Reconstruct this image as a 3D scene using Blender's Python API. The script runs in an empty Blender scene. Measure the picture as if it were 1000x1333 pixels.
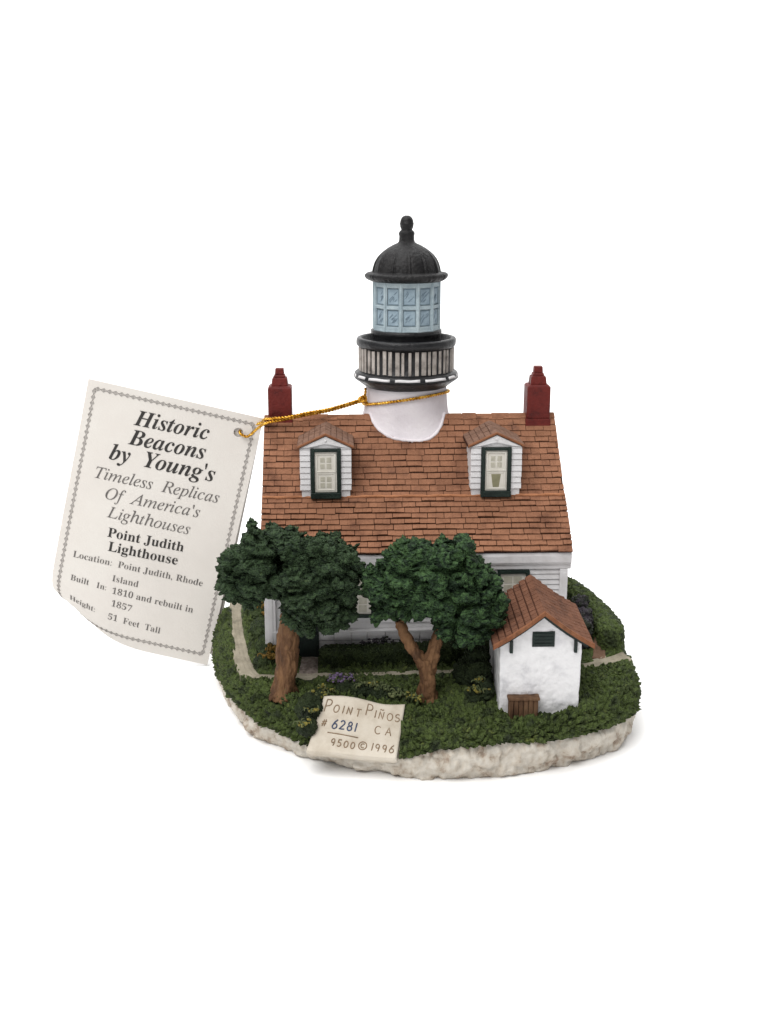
# Resin lighthouse-cottage figurine with a paper tag on a gold string, on a white tabletop.
# All helper coordinates are centimetres; U turns them into metres when a mesh is linked.
import bpy, math, random
import numpy as np
from mathutils import Vector, Matrix

U = 0.01
WORLD = 0.4
random.seed(7)
SC = bpy.context.scene
COL = SC.collection
PI = math.pi

# ------------------------------------------------------------------ noise
def _hash(i, j, k, s):
    h = (i.astype(np.int64) * 374761393 + j.astype(np.int64) * 668265263 + k.astype(np.int64) * 2147483647 + s * 1274126177) & 0xFFFFFFFF
    h = ((h ^ (h >> 13)) * 1274126177) & 0xFFFFFFFF
    h = ((h ^ (h >> 16)) * 2246822519) & 0xFFFFFFFF
    h = h ^ (h >> 15)
    return (h & 0xFFFFFF).astype(np.float64) / float(0xFFFFFF)

def vnoise(p, s=0):
    b = np.floor(p); f = p - b; f = f * f * (3 - 2 * f); b = b.astype(np.int64)
    out = 0
    for dx in (0, 1):
        for dy in (0, 1):
            for dz in (0, 1):
                w = (f[:, 0] if dx else 1 - f[:, 0]) * (f[:, 1] if dy else 1 - f[:, 1]) * (f[:, 2] if dz else 1 - f[:, 2])
                out = out + w * _hash(b[:, 0] + dx, b[:, 1] + dy, b[:, 2] + dz, s)
    return out * 2 - 1

def fbm(p, s=0, o=3):
    a, t = 1.0, 0
    for i in range(o):
        t = t + a * vnoise(p * (2 ** i), s + i * 17); a *= 0.5
    return t

def worley(p, s=0):
    b = np.floor(p).astype(np.int64)
    f1 = np.full(len(p), 9.0); f2 = np.full(len(p), 9.0)
    for dx in (-1, 0, 1):
        for dy in (-1, 0, 1):
            for dz in (-1, 0, 1):
                i, j, k = b[:, 0] + dx, b[:, 1] + dy, b[:, 2] + dz
                q = np.stack([i + _hash(i, j, k, s), j + _hash(i, j, k, s + 5), k + _hash(i, j, k, s + 9)], 1)
                d = np.sqrt(((q - p) ** 2).sum(1))
                f2 = np.minimum(f2, np.maximum(f1, d)); f1 = np.minimum(f1, d)
    return f1, f2

# ------------------------------------------------------------------ materials
def lin(r, g, b):
    return tuple(((c / 255) / 12.92 if c / 255 <= 0.04045 else ((c / 255 + 0.055) / 1.055) ** 2.4) for c in (r, g, b)) + (1,)

MATS = {}
def mat(name, cols, rough=0.65, spec=0.3, scale=6, detail=5, bump=0.0, bscale=40, metal=0.0, pos=None, warp=None, distort=0.0, rough_var=0.1, island=0.0, chips=0.0):
    """cols: list of sRGB triples spread along a noise ramp; scale per cm."""
    m = bpy.data.materials.new(name); m.use_nodes = True
    nt = m.node_tree; bs = nt.nodes['Principled BSDF']
    tc = nt.nodes.new('ShaderNodeTexCoord')
    src = tc.outputs['Object']
    if warp:
        mp = nt.nodes.new('ShaderNodeMapping'); mp.inputs['Scale'].default_value = warp
        nt.links.new(src, mp.inputs['Vector']); src = mp.outputs['Vector']
    n = nt.nodes.new('ShaderNodeTexNoise'); n.inputs['Scale'].default_value = scale / U * 1.0
    n.inputs['Detail'].default_value = detail; n.inputs['Roughness'].default_value = 0.62; n.inputs['Distortion'].default_value = distort
    nt.links.new(src, n.inputs['Vector'])
    r = nt.nodes.new('ShaderNodeValToRGB'); e = r.color_ramp.elements
    k = len(cols); ps = pos or [0.3 + 0.4 * i / max(1, k - 1) for i in range(k)]
    while len(e) < k: e.new(0.5)
    for i, c in enumerate(cols):
        e[i].position = ps[i]; e[i].color = lin(*c)
    nt.links.new(n.outputs['Fac'], r.inputs['Fac'])
    if island:                       # every shingle, slat or petal painted a little differently
        ge = nt.nodes.new('ShaderNodeNewGeometry'); hs = nt.nodes.new('ShaderNodeHueSaturation'); m1 = nt.nodes.new('ShaderNodeMapRange')
        m1.inputs[3].default_value = 1 - island; m1.inputs[4].default_value = 1 + island
        nt.links.new(ge.outputs['Random Per Island'], m1.inputs[0]); nt.links.new(m1.outputs[0], hs.inputs['Value'])
        nt.links.new(r.outputs['Color'], hs.inputs['Color']); nt.links.new(hs.outputs['Color'], bs.inputs['Base Color'])
    else: nt.links.new(r.outputs['Color'], bs.inputs['Base Color'])
    bs.inputs['Specular IOR Level'].default_value = spec; bs.inputs['Metallic'].default_value = metal
    mr = nt.nodes.new('ShaderNodeMapRange'); mr.inputs[1].default_value = 0.3; mr.inputs[2].default_value = 0.7
    mr.inputs[3].default_value = max(0.02, rough - rough_var); mr.inputs[4].default_value = min(1, rough + rough_var)
    nt.links.new(n.outputs['Fac'], mr.inputs[0]); nt.links.new(mr.outputs[0], bs.inputs['Roughness'])
    if bump:
        n2 = nt.nodes.new('ShaderNodeTexNoise'); n2.inputs['Scale'].default_value = bscale / U; n2.inputs['Detail'].default_value = 4
        nt.links.new(src, n2.inputs['Vector'])
        b = nt.nodes.new('ShaderNodeBump'); b.inputs['Strength'].default_value = bump; b.inputs['Distance'].default_value = 0.0004
        nt.links.new(n2.outputs['Fac'], b.inputs['Height']); nt.links.new(b.outputs[0], bs.inputs['Normal'])
        if chips:                    # moulded leaf flecks
            ad = nt.nodes.new('ShaderNodeVectorMath'); ad.operation = 'MULTIPLY_ADD'; ad.inputs[1].default_value = (0.0012, 0.0012, 0.0012)
            vo = nt.nodes.new('ShaderNodeTexVoronoi'); vo.feature = 'SMOOTH_F1'; vo.inputs['Scale'].default_value = chips / U; vo.inputs['Smoothness'].default_value = 0.35
            nt.links.new(n2.outputs['Color'], ad.inputs[0]); nt.links.new(src, ad.inputs[2]); nt.links.new(ad.outputs[0], vo.inputs['Vector'])
            b2 = nt.nodes.new('ShaderNodeBump'); b2.invert = True; b2.inputs['Strength'].default_value = 1.0; b2.inputs['Distance'].default_value = 0.0013
            nt.links.new(vo.outputs['Distance'], b2.inputs['Height']); nt.links.new(b.outputs[0], b2.inputs['Normal']); nt.links.new(b2.outputs[0], bs.inputs['Normal'])
    MATS[name] = m
    return m

M_white = mat('white_paint', [(188, 186, 186), (202, 200, 201), (208, 207, 208)], 0.75, 0.2, 1.3, detail=7, bump=0.35, bscale=12)
M_stucco = mat('white_stucco', [(176, 176, 179), (196, 195, 197), (208, 207, 208), (213, 212, 213)], 0.8, 0.15, 1.8, detail=10, bump=1.0, bscale=6, pos=[0.26, 0.38, 0.5, 0.7])
M_tower = mat('tower_paint', [(198, 192, 196), (209, 203, 207), (214, 209, 211)], 0.75, 0.2, 1.0, detail=7, bump=0.45, bscale=8)
M_shingle = mat('shingle_paint', [(88, 59, 46), (118, 82, 63), (136, 96, 74), (128, 90, 69), (106, 75, 61)], 0.88, 0.08, 0.8, detail=11, bump=0.9, bscale=16, island=0.07, pos=[0.32, 0.42, 0.52, 0.6, 0.69])
M_shingle_grey = mat('weathered_shingle', [(86, 64, 54), (112, 86, 72), (106, 84, 74)], 0.88, 0.08, 2.2, detail=8, bump=0.6, bscale=16, island=0.08)
M_groove = mat('dark_wash', [(50, 31, 25), (68, 43, 34)], 0.85, 0.08, 3)
M_orange = mat('edge_orange', [(98, 66, 48), (124, 84, 61), (114, 74, 53), (92, 62, 48)], 0.85, 0.08, 2.0, detail=9, bump=0.6, bscale=16)
M_ledge = mat('ledge_highlight', [(126, 84, 60), (158, 108, 78), (142, 96, 68)], 0.85, 0.08, 2.0, detail=9, bump=0.6, bscale=16)  # lighter tone paints in the highlight along the roof break
M_shedroof = mat('shed_roof_paint', [(68, 46, 36), (94, 64, 50), (106, 73, 57), (84, 58, 47)], 0.85, 0.1, 1.6, detail=9, bump=0.8, bscale=16, island=0.08)
M_maroon = mat('maroon_paint', [(58, 18, 15), (86, 27, 23), (96, 32, 27), (74, 23, 20)], 0.55, 0.2, 1.8, detail=9, bump=0.9, bscale=12)
M_black = mat('black_paint', [(16, 16, 18), (24, 24, 26), (32, 32, 33)], 0.4, 0.28, 3, bump=0.5, bscale=12)
M_blackmat = mat('dull_black', [(14, 14, 15), (21, 20, 21), (36, 35, 35)], 0.5, 0.22, 2.2, detail=9, bump=1.0, bscale=10)
M_baluster = mat('baluster_paint', [(104, 98, 94), (150, 143, 137), (172, 165, 159)], 0.75, 0.15, 3, detail=7, bump=0.4, island=0.1)
M_blue = mat('pale_blue_paint', [(122, 136, 144), (146, 160, 166), (160, 172, 176)], 0.6, 0.25, 2.5, detail=7, bump=0.5, bscale=12)
M_bluepane = mat('blue_pane_paint', [(112, 128, 140), (130, 147, 158), (146, 162, 170)], 0.5, 0.3, 3.0, detail=8, bump=0.4)
M_hatch = mat('hatch_paint', [(94, 110, 122), (112, 128, 138)], 0.6, 0.2, 5)
M_green = mat('dark_green_paint', [(14, 24, 21), (20, 32, 28), (30, 44, 38)], 0.45, 0.25, 4, bump=0.4)
M_cream = mat('cream_paint', [(188, 184, 173), (200, 196, 187), (206, 203, 195)], 0.65, 0.2, 2)
M_pane = mat('window_pane_paint', [(146, 142, 128), (168, 164, 150), (182, 178, 164)], 0.4, 0.35, 4)
M_olive = mat('olive_opening', [(110, 108, 82), (136, 132, 106)], 0.5, 0.3, 4)
M_crown = mat('crown_paint', [(19, 28, 20), (38, 52, 36), (60, 78, 51), (38, 51, 38), (80, 97, 63)], 0.65, 0.15, 2.8, detail=10, bump=1.0, bscale=11, pos=[0.3, 0.42, 0.53, 0.6, 0.71], distort=1.4, warp=(1, 1, 1.6), chips=9)
M_crown2 = mat('crown_paint_fresh', [(18, 28, 20), (35, 51, 35), (57, 80, 50), (70, 96, 57), (36, 51, 38)], 0.65, 0.15, 2.8, detail=10, bump=1.0, bscale=11, pos=[0.3, 0.42, 0.53, 0.6, 0.71], distort=1.4, warp=(1, 1, 1.6), chips=9)
M_bark = mat('bark_paint', [(52, 36, 25), (88, 62, 42), (114, 84, 58), (76, 54, 37)], 0.75, 0.2, 1.3, detail=8, bump=1.0, bscale=10, warp=(1.6, 1.6, 0.5), distort=0.8)
M_lawn = mat('lawn_paint', [(32, 39, 25), (52, 62, 35), (76, 90, 44), (56, 66, 39), (96, 106, 54), (118, 122, 62)], 0.7, 0.2, 2.2, detail=10, bump=1.0, bscale=12, pos=[0.3, 0.41, 0.52, 0.59, 0.68, 0.76], chips=8.5)
M_hedge = mat('hedge_paint', [(28, 36, 24), (44, 55, 32), (60, 72, 40), (46, 57, 36)], 0.7, 0.2, 2.6, detail=9, bump=1.0, bscale=12, chips=9)
M_darkbush = mat('dark_bush_paint', [(24, 31, 20), (37, 47, 27), (52, 62, 33)], 0.7, 0.2, 2.0, detail=9, bump=0.8, bscale=12, chips=9)
M_leafgrey = mat('grey_green_leaf', [(50, 60, 38), (76, 84, 54), (98, 100, 68)], 0.7, 0.2, 4, detail=6, island=0.2)
M_purple = mat('purple_petals', [(88, 74, 104), (122, 104, 136), (94, 82, 106)], 0.7, 0.2, 5, island=0.2)
M_mauve = mat('mauve_bush_paint', [(46, 44, 48), (70, 64, 72), (48, 54, 42), (36, 44, 30)], 0.7, 0.2, 2.0, detail=9, bump=0.8, bscale=12, chips=9)
M_yellow = mat('yellow_petals', [(84, 84, 40), (122, 112, 52), (102, 102, 56)], 0.7, 0.2, 5, island=0.25)
M_ochre = mat('ochre_leaves', [(70, 60, 26), (112, 86, 34), (84, 74, 34)], 0.7, 0.2, 3, island=0.2)
M_path = mat('path_paint', [(112, 106, 92), (142, 135, 119), (158, 150, 134)], 0.85, 0.12, 1.6, detail=8, bump=0.7, bscale=12)
M_gravel = mat('gravel_paint', [(98, 88, 82), (134, 122, 114), (158, 147, 139)], 0.85, 0.12, 7, detail=4, bump=1.0, bscale=12)
M_redpath = mat('red_earth_paint', [(88, 68, 55), (108, 84, 68), (120, 98, 82)], 0.85, 0.12, 2.0, detail=8, bump=0.6)
M_rock = mat('rock_paint', [(112, 94, 80), (150, 136, 122), (182, 173, 160), (194, 188, 178), (174, 164, 150)], 0.85, 0.12, 2.4, detail=11, bump=1.0, bscale=7, pos=[0.28, 0.37, 0.45, 0.57, 0.72], warp=(1.0, 1.0, 0.8), distort=0.3)
M_parch = mat('parchment_paint', [(172, 161, 145), (192, 183, 169), (200, 192, 180)], 0.75, 0.15, 1.2, detail=8, bump=0.4, bscale=10)
M_brownink = mat('brown_lettering', [(120, 100, 80), (140, 120, 98)], 0.7, 0.2, 4)
M_blueink = mat('blue_ink', [(48, 58, 84), (66, 78, 104)], 0.5, 0.3, 4)
M_paper = mat('card_paper', [(198, 193, 187), (203, 198, 192), (206, 202, 196)], 0.8, 0.12, 0.35, detail=6, bump=0.1, bscale=16)
M_ink = mat('black_ink', [(44, 43, 42), (62, 60, 58)], 0.7, 0.15, 3)
M_greyink = mat('grey_ink', [(138, 134, 130), (156, 151, 147)], 0.7, 0.15, 3)
M_midink = mat('mid_ink', [(88, 85, 83), (110, 106, 103)], 0.7, 0.15, 3)
M_gold = mat('gold_thread', [(128, 86, 20), (200, 146, 44), (240, 198, 96)], 0.26, 0.5, 5, metal=0.9, bump=0.6, bscale=16)
M_wood = mat('crate_wood', [(56, 40, 30), (92, 68, 50), (112, 88, 66)], 0.75, 0.15, 2, detail=8, warp=(2.2, 2.2, 0.5), bump=0.5)
M_table = mat('white_tabletop', [(248, 248, 248), (250, 250, 250)], 0.8, 0.1, 0.05)

# ------------------------------------------------------------------ mesh builder
class MB:
    def __init__(self, xf=None):
        self.v = []; self.f = []; self.m = []; self.xf = xf
    def add(self, vs, fs, mi=0):
        o = len(self.v)
        self.v += [tuple(p) for p in vs]; self.f += [tuple(i + o for i in f) for f in fs]; self.m += [mi] * len(fs)
    def box(self, x0, x1, y0, y1, z0, z1, mi=0, M=None):
        vs = [Vector((x, y, z)) for z in (z0, z1) for y in (y0, y1) for x in (x0, x1)]
        if M is not None: vs = [M @ p for p in vs]
        self.add(vs, [(0, 2, 3, 1), (4, 5, 7, 6), (0, 1, 5, 4), (2, 6, 7, 3), (0, 4, 6, 2), (1, 3, 7, 5)], mi)
    def hexa(self, p, mi=0):   # eight corners, bottom four ccw then top four
        self.add(p, [(3, 2, 1, 0), (4, 5, 6, 7), (0, 1, 5, 4), (1, 2, 6, 5), (2, 3, 7, 6), (3, 0, 4, 7)], mi)
    def extrude(self, poly, axis, a0, a1, mi=0):
        """poly: 2-D points in the other two axes, extruded along axis (0=x,1=y,2=z)."""
        n = len(poly)
        def P(q, a):
            l = list(q); l.insert(axis, a); return l
        vs = [P(q, a0) for q in poly] + [P(q, a1) for q in poly]
        fs = [(i, (i + 1) % n, (i + 1) % n + n, i + n) for i in range(n)] + [tuple(range(n))[::-1], tuple(range(n, 2 * n))]
        self.add(vs, fs, mi)
    def lathe(self, prof, c, n=64, mi=0, rf=None, a0=0.0):
        k = len(prof); vs = []
        for j, (r, z) in enumerate(prof):
            for i in range(n):
                a = a0 + 2 * PI * i / n; rr = r * (rf(a, z, r) if rf else 1)
                vs.append((c[0] + rr * math.cos(a), c[1] + rr * math.sin(a), z))
        fs = [(j * n + i, j * n + (i + 1) % n, (j + 1) * n + (i + 1) % n, (j + 1) * n + i) for j in range(k - 1) for i in range(n)]
        fs += [tuple(range(n))[::-1], tuple(range((k - 1) * n, k * n))]
        self.add(vs, fs, mi)
    def tube(self, pts, rad, n=8, mi=0):
        pts = [Vector(p) for p in pts]; k = len(pts); vs = []
        rad = rad if hasattr(rad, '__len__') else [rad] * k
        t = (pts[1] - pts[0]).normalized(); nrm = t.orthogonal().normalized()
        for j in range(k):
            t = (pts[min(j + 1, k - 1)] - pts[max(j - 1, 0)]).normalized()
            nrm = (nrm - t * nrm.dot(t)).normalized(); b = t.cross(nrm)
            for i in range(n):
                a = 2 * PI * i / n; vs.append(pts[j] + (nrm * math.cos(a) + b * math.sin(a)) * rad[j])
        fs = [(j * n + i, j * n + (i + 1) % n, (j + 1) * n + (i + 1) % n, (j + 1) * n + i) for j in range(k - 1) for i in range(n)]
        fs += [tuple(range(n))[::-1], tuple(range((k - 1) * n, k * n))]
        self.add(vs, fs, mi)
    def ball(self, c, r, n=10, mi=0, sq=(1, 1, 1)):
        vs = [(c[0], c[1], c[2] - r * sq[2])]; m = n // 2
        for j in range(1, m):
            a = -PI / 2 + PI * j / m
            for i in range(n):
                t = 2 * PI * i / n
                vs.append((c[0] + r * sq[0] * math.cos(a) * math.cos(t), c[1] + r * sq[1] * math.cos(a) * math.sin(t), c[2] + r * sq[2] * math.sin(a)))
        vs.append((c[0], c[1], c[2] + r * sq[2])); L = len(vs) - 1
        fs = [(0, 1 + (i + 1) % n, 1 + i) for i in range(n)]
        for j in range(m - 2):
            fs += [(1 + j * n + i, 1 + j * n + (i + 1) % n, 1 + (j + 1) * n + (i + 1) % n, 1 + (j + 1) * n + i) for i in range(n)]
        fs += [(1 + (m - 2) * n + i, 1 + (m - 2) * n + (i + 1) % n, L) for i in range(n)]
        self.add(vs, fs, mi)
    def build(self, name, mats, parent=None, smooth=False, bevel=0.0, label=None):
        v = np.array(self.v, dtype=float)
        if self.xf is not None:
            v = np.array([tuple(self.xf @ Vector(p)) for p in v])
        return link(name, v, self.f, mats, parent, smooth, bevel, label, self.m)

def link(name, v, faces, mats, parent=None, smooth=False, bevel=0.0, label=None, mi=None):
    v = np.asarray(v, dtype=float)
    lo, hi = v.min(0), v.max(0)
    c = np.array([(lo[0] + hi[0]) / 2, (lo[1] + hi[1]) / 2, lo[2]])
    me = bpy.data.meshes.new(name)
    me.from_pydata(((v - c) * U).tolist(), [], [list(f) for f in faces] if not isinstance(faces, list) else faces)
    for m in (mats if isinstance(mats, (list, tuple)) else [mats]): me.materials.append(m)
    if mi is not None and any(mi): me.polygons.foreach_set('material_index', mi)
    if smooth: me.polygons.foreach_set('use_smooth', [True] * len(me.polygons))
    me.update()
    o = bpy.data.objects.new(name, me); COL.objects.link(o)
    place(o, Vector(c * U), parent)
    if bevel:
        b = o.modifiers.new('bevel', 'BEVEL'); b.width = bevel * U; b.segments = 2; b.limit_method = 'ANGLE'; b.angle_limit = math.radians(35)
        b.harden_normals = False
    if label: o['label'] = label
    return o

def world_loc(o):
    l = Vector(o.location); p = o.parent
    while p is not None: l += Vector(p.location); p = p.parent
    return l
def place(o, wl, parent):
    if parent is not None:
        o.parent = parent; o.location = wl - world_loc(parent)
    else: o.location = wl

def empty(name, loc, parent=None, **kw):
    o = bpy.data.objects.new(name, None); COL.objects.link(o); o.empty_display_size = 0.01
    place(o, Vector(loc) * U, parent)
    for k, v in kw.items(): o[k] = v
    return o

def remesh(mb, voxel):
    """closed union of everything in mb as (verts, quads), built in centimetres."""
    me = bpy.data.meshes.new('tmp'); me.from_pydata([tuple(p) for p in mb.v], [], mb.f)
    o = bpy.data.objects.new('tmp', me); COL.objects.link(o)
    r = o.modifiers.new('r', 'REMESH'); r.mode = 'VOXEL'; r.voxel_size = voxel
    s = o.modifiers.new('s', 'SMOOTH'); s.iterations = 3; s.factor = 0.5
    dg = bpy.context.evaluated_depsgraph_get(); ev = o.evaluated_get(dg); m2 = ev.to_mesh()
    n = len(m2.vertices); v = np.empty(n * 3); m2.vertices.foreach_get('co', v)
    nn = np.empty(n * 3); m2.vertices.foreach_get('normal', nn)
    f = [tuple(p.vertices) for p in m2.polygons]
    ev.to_mesh_clear(); bpy.data.objects.remove(o); bpy.data.meshes.remove(me)
    return v.reshape(-1, 3), nn.reshape(-1, 3), f

def leafy(v, n, amp=0.1, cell=0.22, seed=0, stretch=(1, 1, 1), fine=0.5):
    """moulded-foliage relief: clumps split by creases, with finer ragged leaves on top."""
    p = v * np.array(stretch)
    w = np.stack([vnoise(p / cell * 0.8 + 11, seed + 1), vnoise(p / cell * 0.8 + 37, seed + 2), vnoise(p / cell * 0.8 + 71, seed + 3)], 1)
    q = p / cell + 0.55 * w
    f1, f2 = worley(q, seed)
    g1, g2 = worley(q * 2.3 + 5 + 0.4 * w, seed + 40)
    h = (0.75 - f1) * 1.1 + np.clip(f2 - f1, 0, 0.35) * 0.9 - 0.35
    h = h + fine * ((0.7 - g1) * 0.9 + np.clip(g2 - g1, 0, 0.3) * 0.6 - 0.2)
    return v + n * (amp * h)[:, None]

# ------------------------------------------------------------------ the figurine
FIG = empty('lighthouse_figurine', (1.2, 1.6, 0.0), label='painted resin figurine of a white lighthouse cottage with garden, trees and shed', category='figurine')

def G(y):
    return min(2.32, 1.63 + 0.17 * (y + 3.3))
Gv = np.vectorize(G)

OUT = [(-5.75, 2.2), (-5.12, 0.04), (-4.45, -1.39), (-3.62, -2.3), (-2.36, -3.23), (-1.16, -3.87), (0.46, -4.44), (1.59, -4.58), (3.19, -4.44),
       (4.6, -4.11), (6.09, -3.47), (7.17, -2.72), (7.8, -1.93), (8.02, -1.2), (8.08, 0.2), (7.8, 2.6), (7.2, 5.0), (5.7, 7.2), (3.3, 8.3), (0.3, 8.5),
       (-2.8, 7.7), (-4.9, 6.1), (-5.75, 4.2)]
RIM = [0.62, 0.78, 0.84, 0.70, 0.55, 0.6, 0.76, 1.05, 1.2, 1.06, 1.05, 0.98, 0.98, 1.0, 1.0, 1.0, 0.9, 0.9, 0.9, 0.9, 0.9, 0.8, 0.6]
BC = np.array([1.2, 1.6])
def closed_spline(P, n):
    P = np.array(P, dtype=float); k = len(P); t = np.arange(n) / n * k; i = t.astype(int); f = (t - i)[:, None] if P.ndim > 1 else (t - i)
    a, b, c, d = P[(i - 1) % k], P[i % k], P[(i + 1) % k], P[(i + 2) % k]
    return 0.5 * (2 * b + (c - a) * f + (2 * a - 5 * b + 4 * c - d) * f ** 2 + (3 * b - a - 3 * c + d) * f ** 3)

def grid_faces(rows, cols, closed):
    fs = []
    for j in range(rows - 1):
        for i in range(cols if closed else cols - 1):
            i2 = (i + 1) % cols
            fs.append((j * cols + i, j * cols + i2, (j + 1) * cols + i2, (j + 1) * cols + i))
    return fs

# rocky base
def rocky_base():
    n = 620; o = closed_spline(OUT, n); rz = closed_spline(RIM, n)
    d = o - BC; nrm = d / np.linalg.norm(d, axis=1)[:, None]
    rows = 26; V = []
    for j in range(rows):
        t = j / (rows - 1)
        z = t * (rz + 0.18)
        off = -0.05 * (1 - t) ** 4 * 3 + 0.07 * np.sin(t * PI) - 0.10 * max(0, t - 0.75) * 4
        V.append(np.column_stack([o + nrm * off[..., None] if hasattr(off, 'shape') and off.shape else o + nrm * off, z]))
    V = np.concatenate(V); N = np.column_stack([np.tile(nrm, (rows, 1)), np.zeros(n * rows)])
    f1, f2 = worley(V * np.array([1.5, 1.5, 1.1]) + 0.5 * fbm(V * 1.5, 3)[:, None], 12)
    rel = 0.09 * fbm(V * 1.2, 5) + 0.11 * np.clip(f2 - f1, 0, 0.4) / 0.4 - 0.08 + 0.06 * fbm(V * np.array([4.5, 4.5, 3.0]), 9)
    V = V + N * rel[:, None]
    V[:n, 2] = 0
    fs = grid_faces(rows, n, True) + [tuple(range(n))[::-1], tuple(range((rows - 1) * n, rows * n))]
    return link('rocky_base', V, fs, M_rock, FIG, True)
rocky_base()

# paths as polylines (x, y, half width)
PATH_L = [(-5.42, 6.0, .2), (-5.3, 3.7, .2), (-4.98, 1.6, .22), (-4.62, -0.1, .22), (-4.35, -0.9, .2), (-4.05, -1.3, .16)]
PATH_F = [(-4.05, -1.3, .15), (-3.5, -1.34, .14), (-2.6, -1.25, .14), (-1.6, -1.22, .13), (-0.3, -1.17, .12), (1.2, -1.1, .1), (2.6, -1.02, .1)]
PATH_G = [(-2.42, -1.2, .34), (-2.42, -0.5, .33), (-2.42, 0.15, .3)]
PATH_R = [(5.9, -0.75, .2), (6.5, -0.72, .18), (7.2, -0.42, .2), (7.95, -0.02, .24)]
PATH_E = [(7.02, -0.25, .26), (7.2, 0.7, .25), (7.42, 2.0, .2), (7.4, 3.0, .16)]
def resample(pl, step=0.06):
    out = []
    for a, b in zip(pl[:-1], pl[1:]):
        k = max(2, int(math.dist(a[:2], b[:2]) / step))
        for i in range(k):
            t = i / k; out.append([a[q] + (b[q] - a[q]) * t for q in range(3)])
    out.append(list(pl[-1])); out = np.array(out)
    for _ in range(6): out[1:-1] = (out[:-2] + 2 * out[1:-1] + out[2:]) / 4
    return out
PATHS = [resample(p) for p in (PATH_L, PATH_F, PATH_G, PATH_R, PATH_E)]
def path_mask(xy):
    m = np.full(len(xy), 9.0)
    for p in PATHS:
        for q in p[::2]:
            m = np.minimum(m, np.hypot(xy[:, 0] - q[0], xy[:, 1] - q[1]) - q[2])
    return m   # signed distance to the nearest path edge

PQ_C = ((-1.82, -3.02, 1.98), (0.64, -3.28, 1.92), (0.36, -4.72, 0.80), (-2.30, -4.28, 0.80))   # plaque corners TL TR BR BL
def lawn():
    n = 1250; rows = 300
    o = closed_spline(OUT, n); rz = closed_spline(RIM, n); d = o - BC; L = np.linalg.norm(d, axis=1); nrm = d / L[:, None]
    V = []; E = []
    for j in range(rows):
        t = j / (rows - 1)
        if t < 0.72:
            s = (t / 0.72) ** 0.8; dist = (1 - s) * L            # dist in from shoulder start
            xy = BC + d * (0.10 + 0.90 * s) * ((L - 0.38) / L)[:, None]
            z = Gv(xy[:, 1]); e = np.zeros(n)
        else:
            a = (t - 0.72) / 0.28 * PI * 0.62                     # rolls over the rim
            zt = Gv((BC + d * ((L - 0.38) / L)[:, None])[:, 1]); hh = np.maximum(zt - rz, 0.3)
            xy = BC + nrm * (L - 0.38 + 0.52 * math.sin(min(a, PI / 2)) - 0.16 * max(0, a - PI / 2))[:, None]
            z = zt - hh * (1 - math.cos(a)) / (1 - math.cos(PI * 0.62)); e = np.full(n, a)
        V.append(np.column_stack([xy, z])); E.append(e)
    V = np.concatenate(V); E = np.concatenate(E); NR = np.tile(nrm, (rows, 1))
    N = np.column_stack([NR * np.sin(np.minimum(E, PI / 2))[:, None], np.cos(np.minimum(E, PI / 2))])
    pm = path_mask(V[:, :2]); k = np.clip(pm / 0.16, -1, 1); k = np.where(E > 0.6, 1, k)
    V[:, 2] += np.where(E < 0.6, 0.09 * np.clip(k, -1, 1) * np.where(k < 0, 1.6, 1), 0)
    tt = np.repeat(np.arange(rows) / (rows - 1), n); brd = np.exp(-((tt - 0.77) / 0.065) ** 2) * np.clip((0.5 - V[:, 1]) / 1.0, 0, 1) * np.clip((pm - 0.25) / 0.3, 0, 1)
    V[:, 2] += 0.15 * brd * (1 + 0.5 * fbm(V * 0.9, 77))
    for (tx, ty, tr) in ((-3.12, -2.3, 0.75), (1.33, -2.5, 0.6), (4.2, -3.5, 0.75), (5.3, -3.5, 0.6)):       # kept low round the trunks and the crate
        V[:, 2] -= 0.13 * np.exp(-(np.hypot(V[:, 0] - tx, V[:, 1] - ty) / tr) ** 4) * (E < 0.8)
    big = fbm(V * np.array([0.8, 0.8, 0.8]), 21) * 0.07
    V = V + N * (big * np.clip(k, 0, 1))[:, None]
    W = leafy(V, N, 0.19, 0.20, 60, fine=0.65)
    amp = np.clip(k, 0.05, 1)[:, None] * (1.0 + 0.55 * np.clip(fbm(V * 1.3, 90), -0.8, 0.8))[:, None]
    V = V * (1 - amp) + W * amp
    # the plaque is seated in a hollow
    for _ in range(1):
        a, b, c, e = [np.array(p[:2]) for p in PQ_C]; c = c + (c - b) * 0.45; e = e + (e - a) * 0.45
        ins = np.ones(len(V), bool)
        for p0, p1 in ((a, b), (b, c), (c, e), (e, a)):
            ed = p1 - p0; ln = np.hypot(*ed); side = (ed[0] * (V[:, 1] - p0[1]) - ed[1] * (V[:, 0] - p0[0])) / ln
            ins &= side < 0.06
        P0, P1, P3 = np.array(PQ_C[0]), np.array(PQ_C[1]), np.array(PQ_C[3]); nr = np.cross(P1 - P0, P3 - P0)
        zp = P0[2] - (nr[0] * (V[:, 0] - P0[0]) + nr[1] * (V[:, 1] - P0[1])) / nr[2]
        dn = V[:, :2] - BC; dn /= np.linalg.norm(dn, axis=1)[:, None]
        V[:, :2] -= dn * (0.5 * (ins & (E > 0.35)))[:, None]
        V[:, 2] = np.where(ins & (V[:, 2] > zp - 0.12), zp - 0.12, V[:, 2])
    fs = grid_faces(rows, n, True) + [tuple(range(n))[::-1]]
    return link('lawn', V, fs, M_lawn, FIG, True)
lawn()

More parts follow.
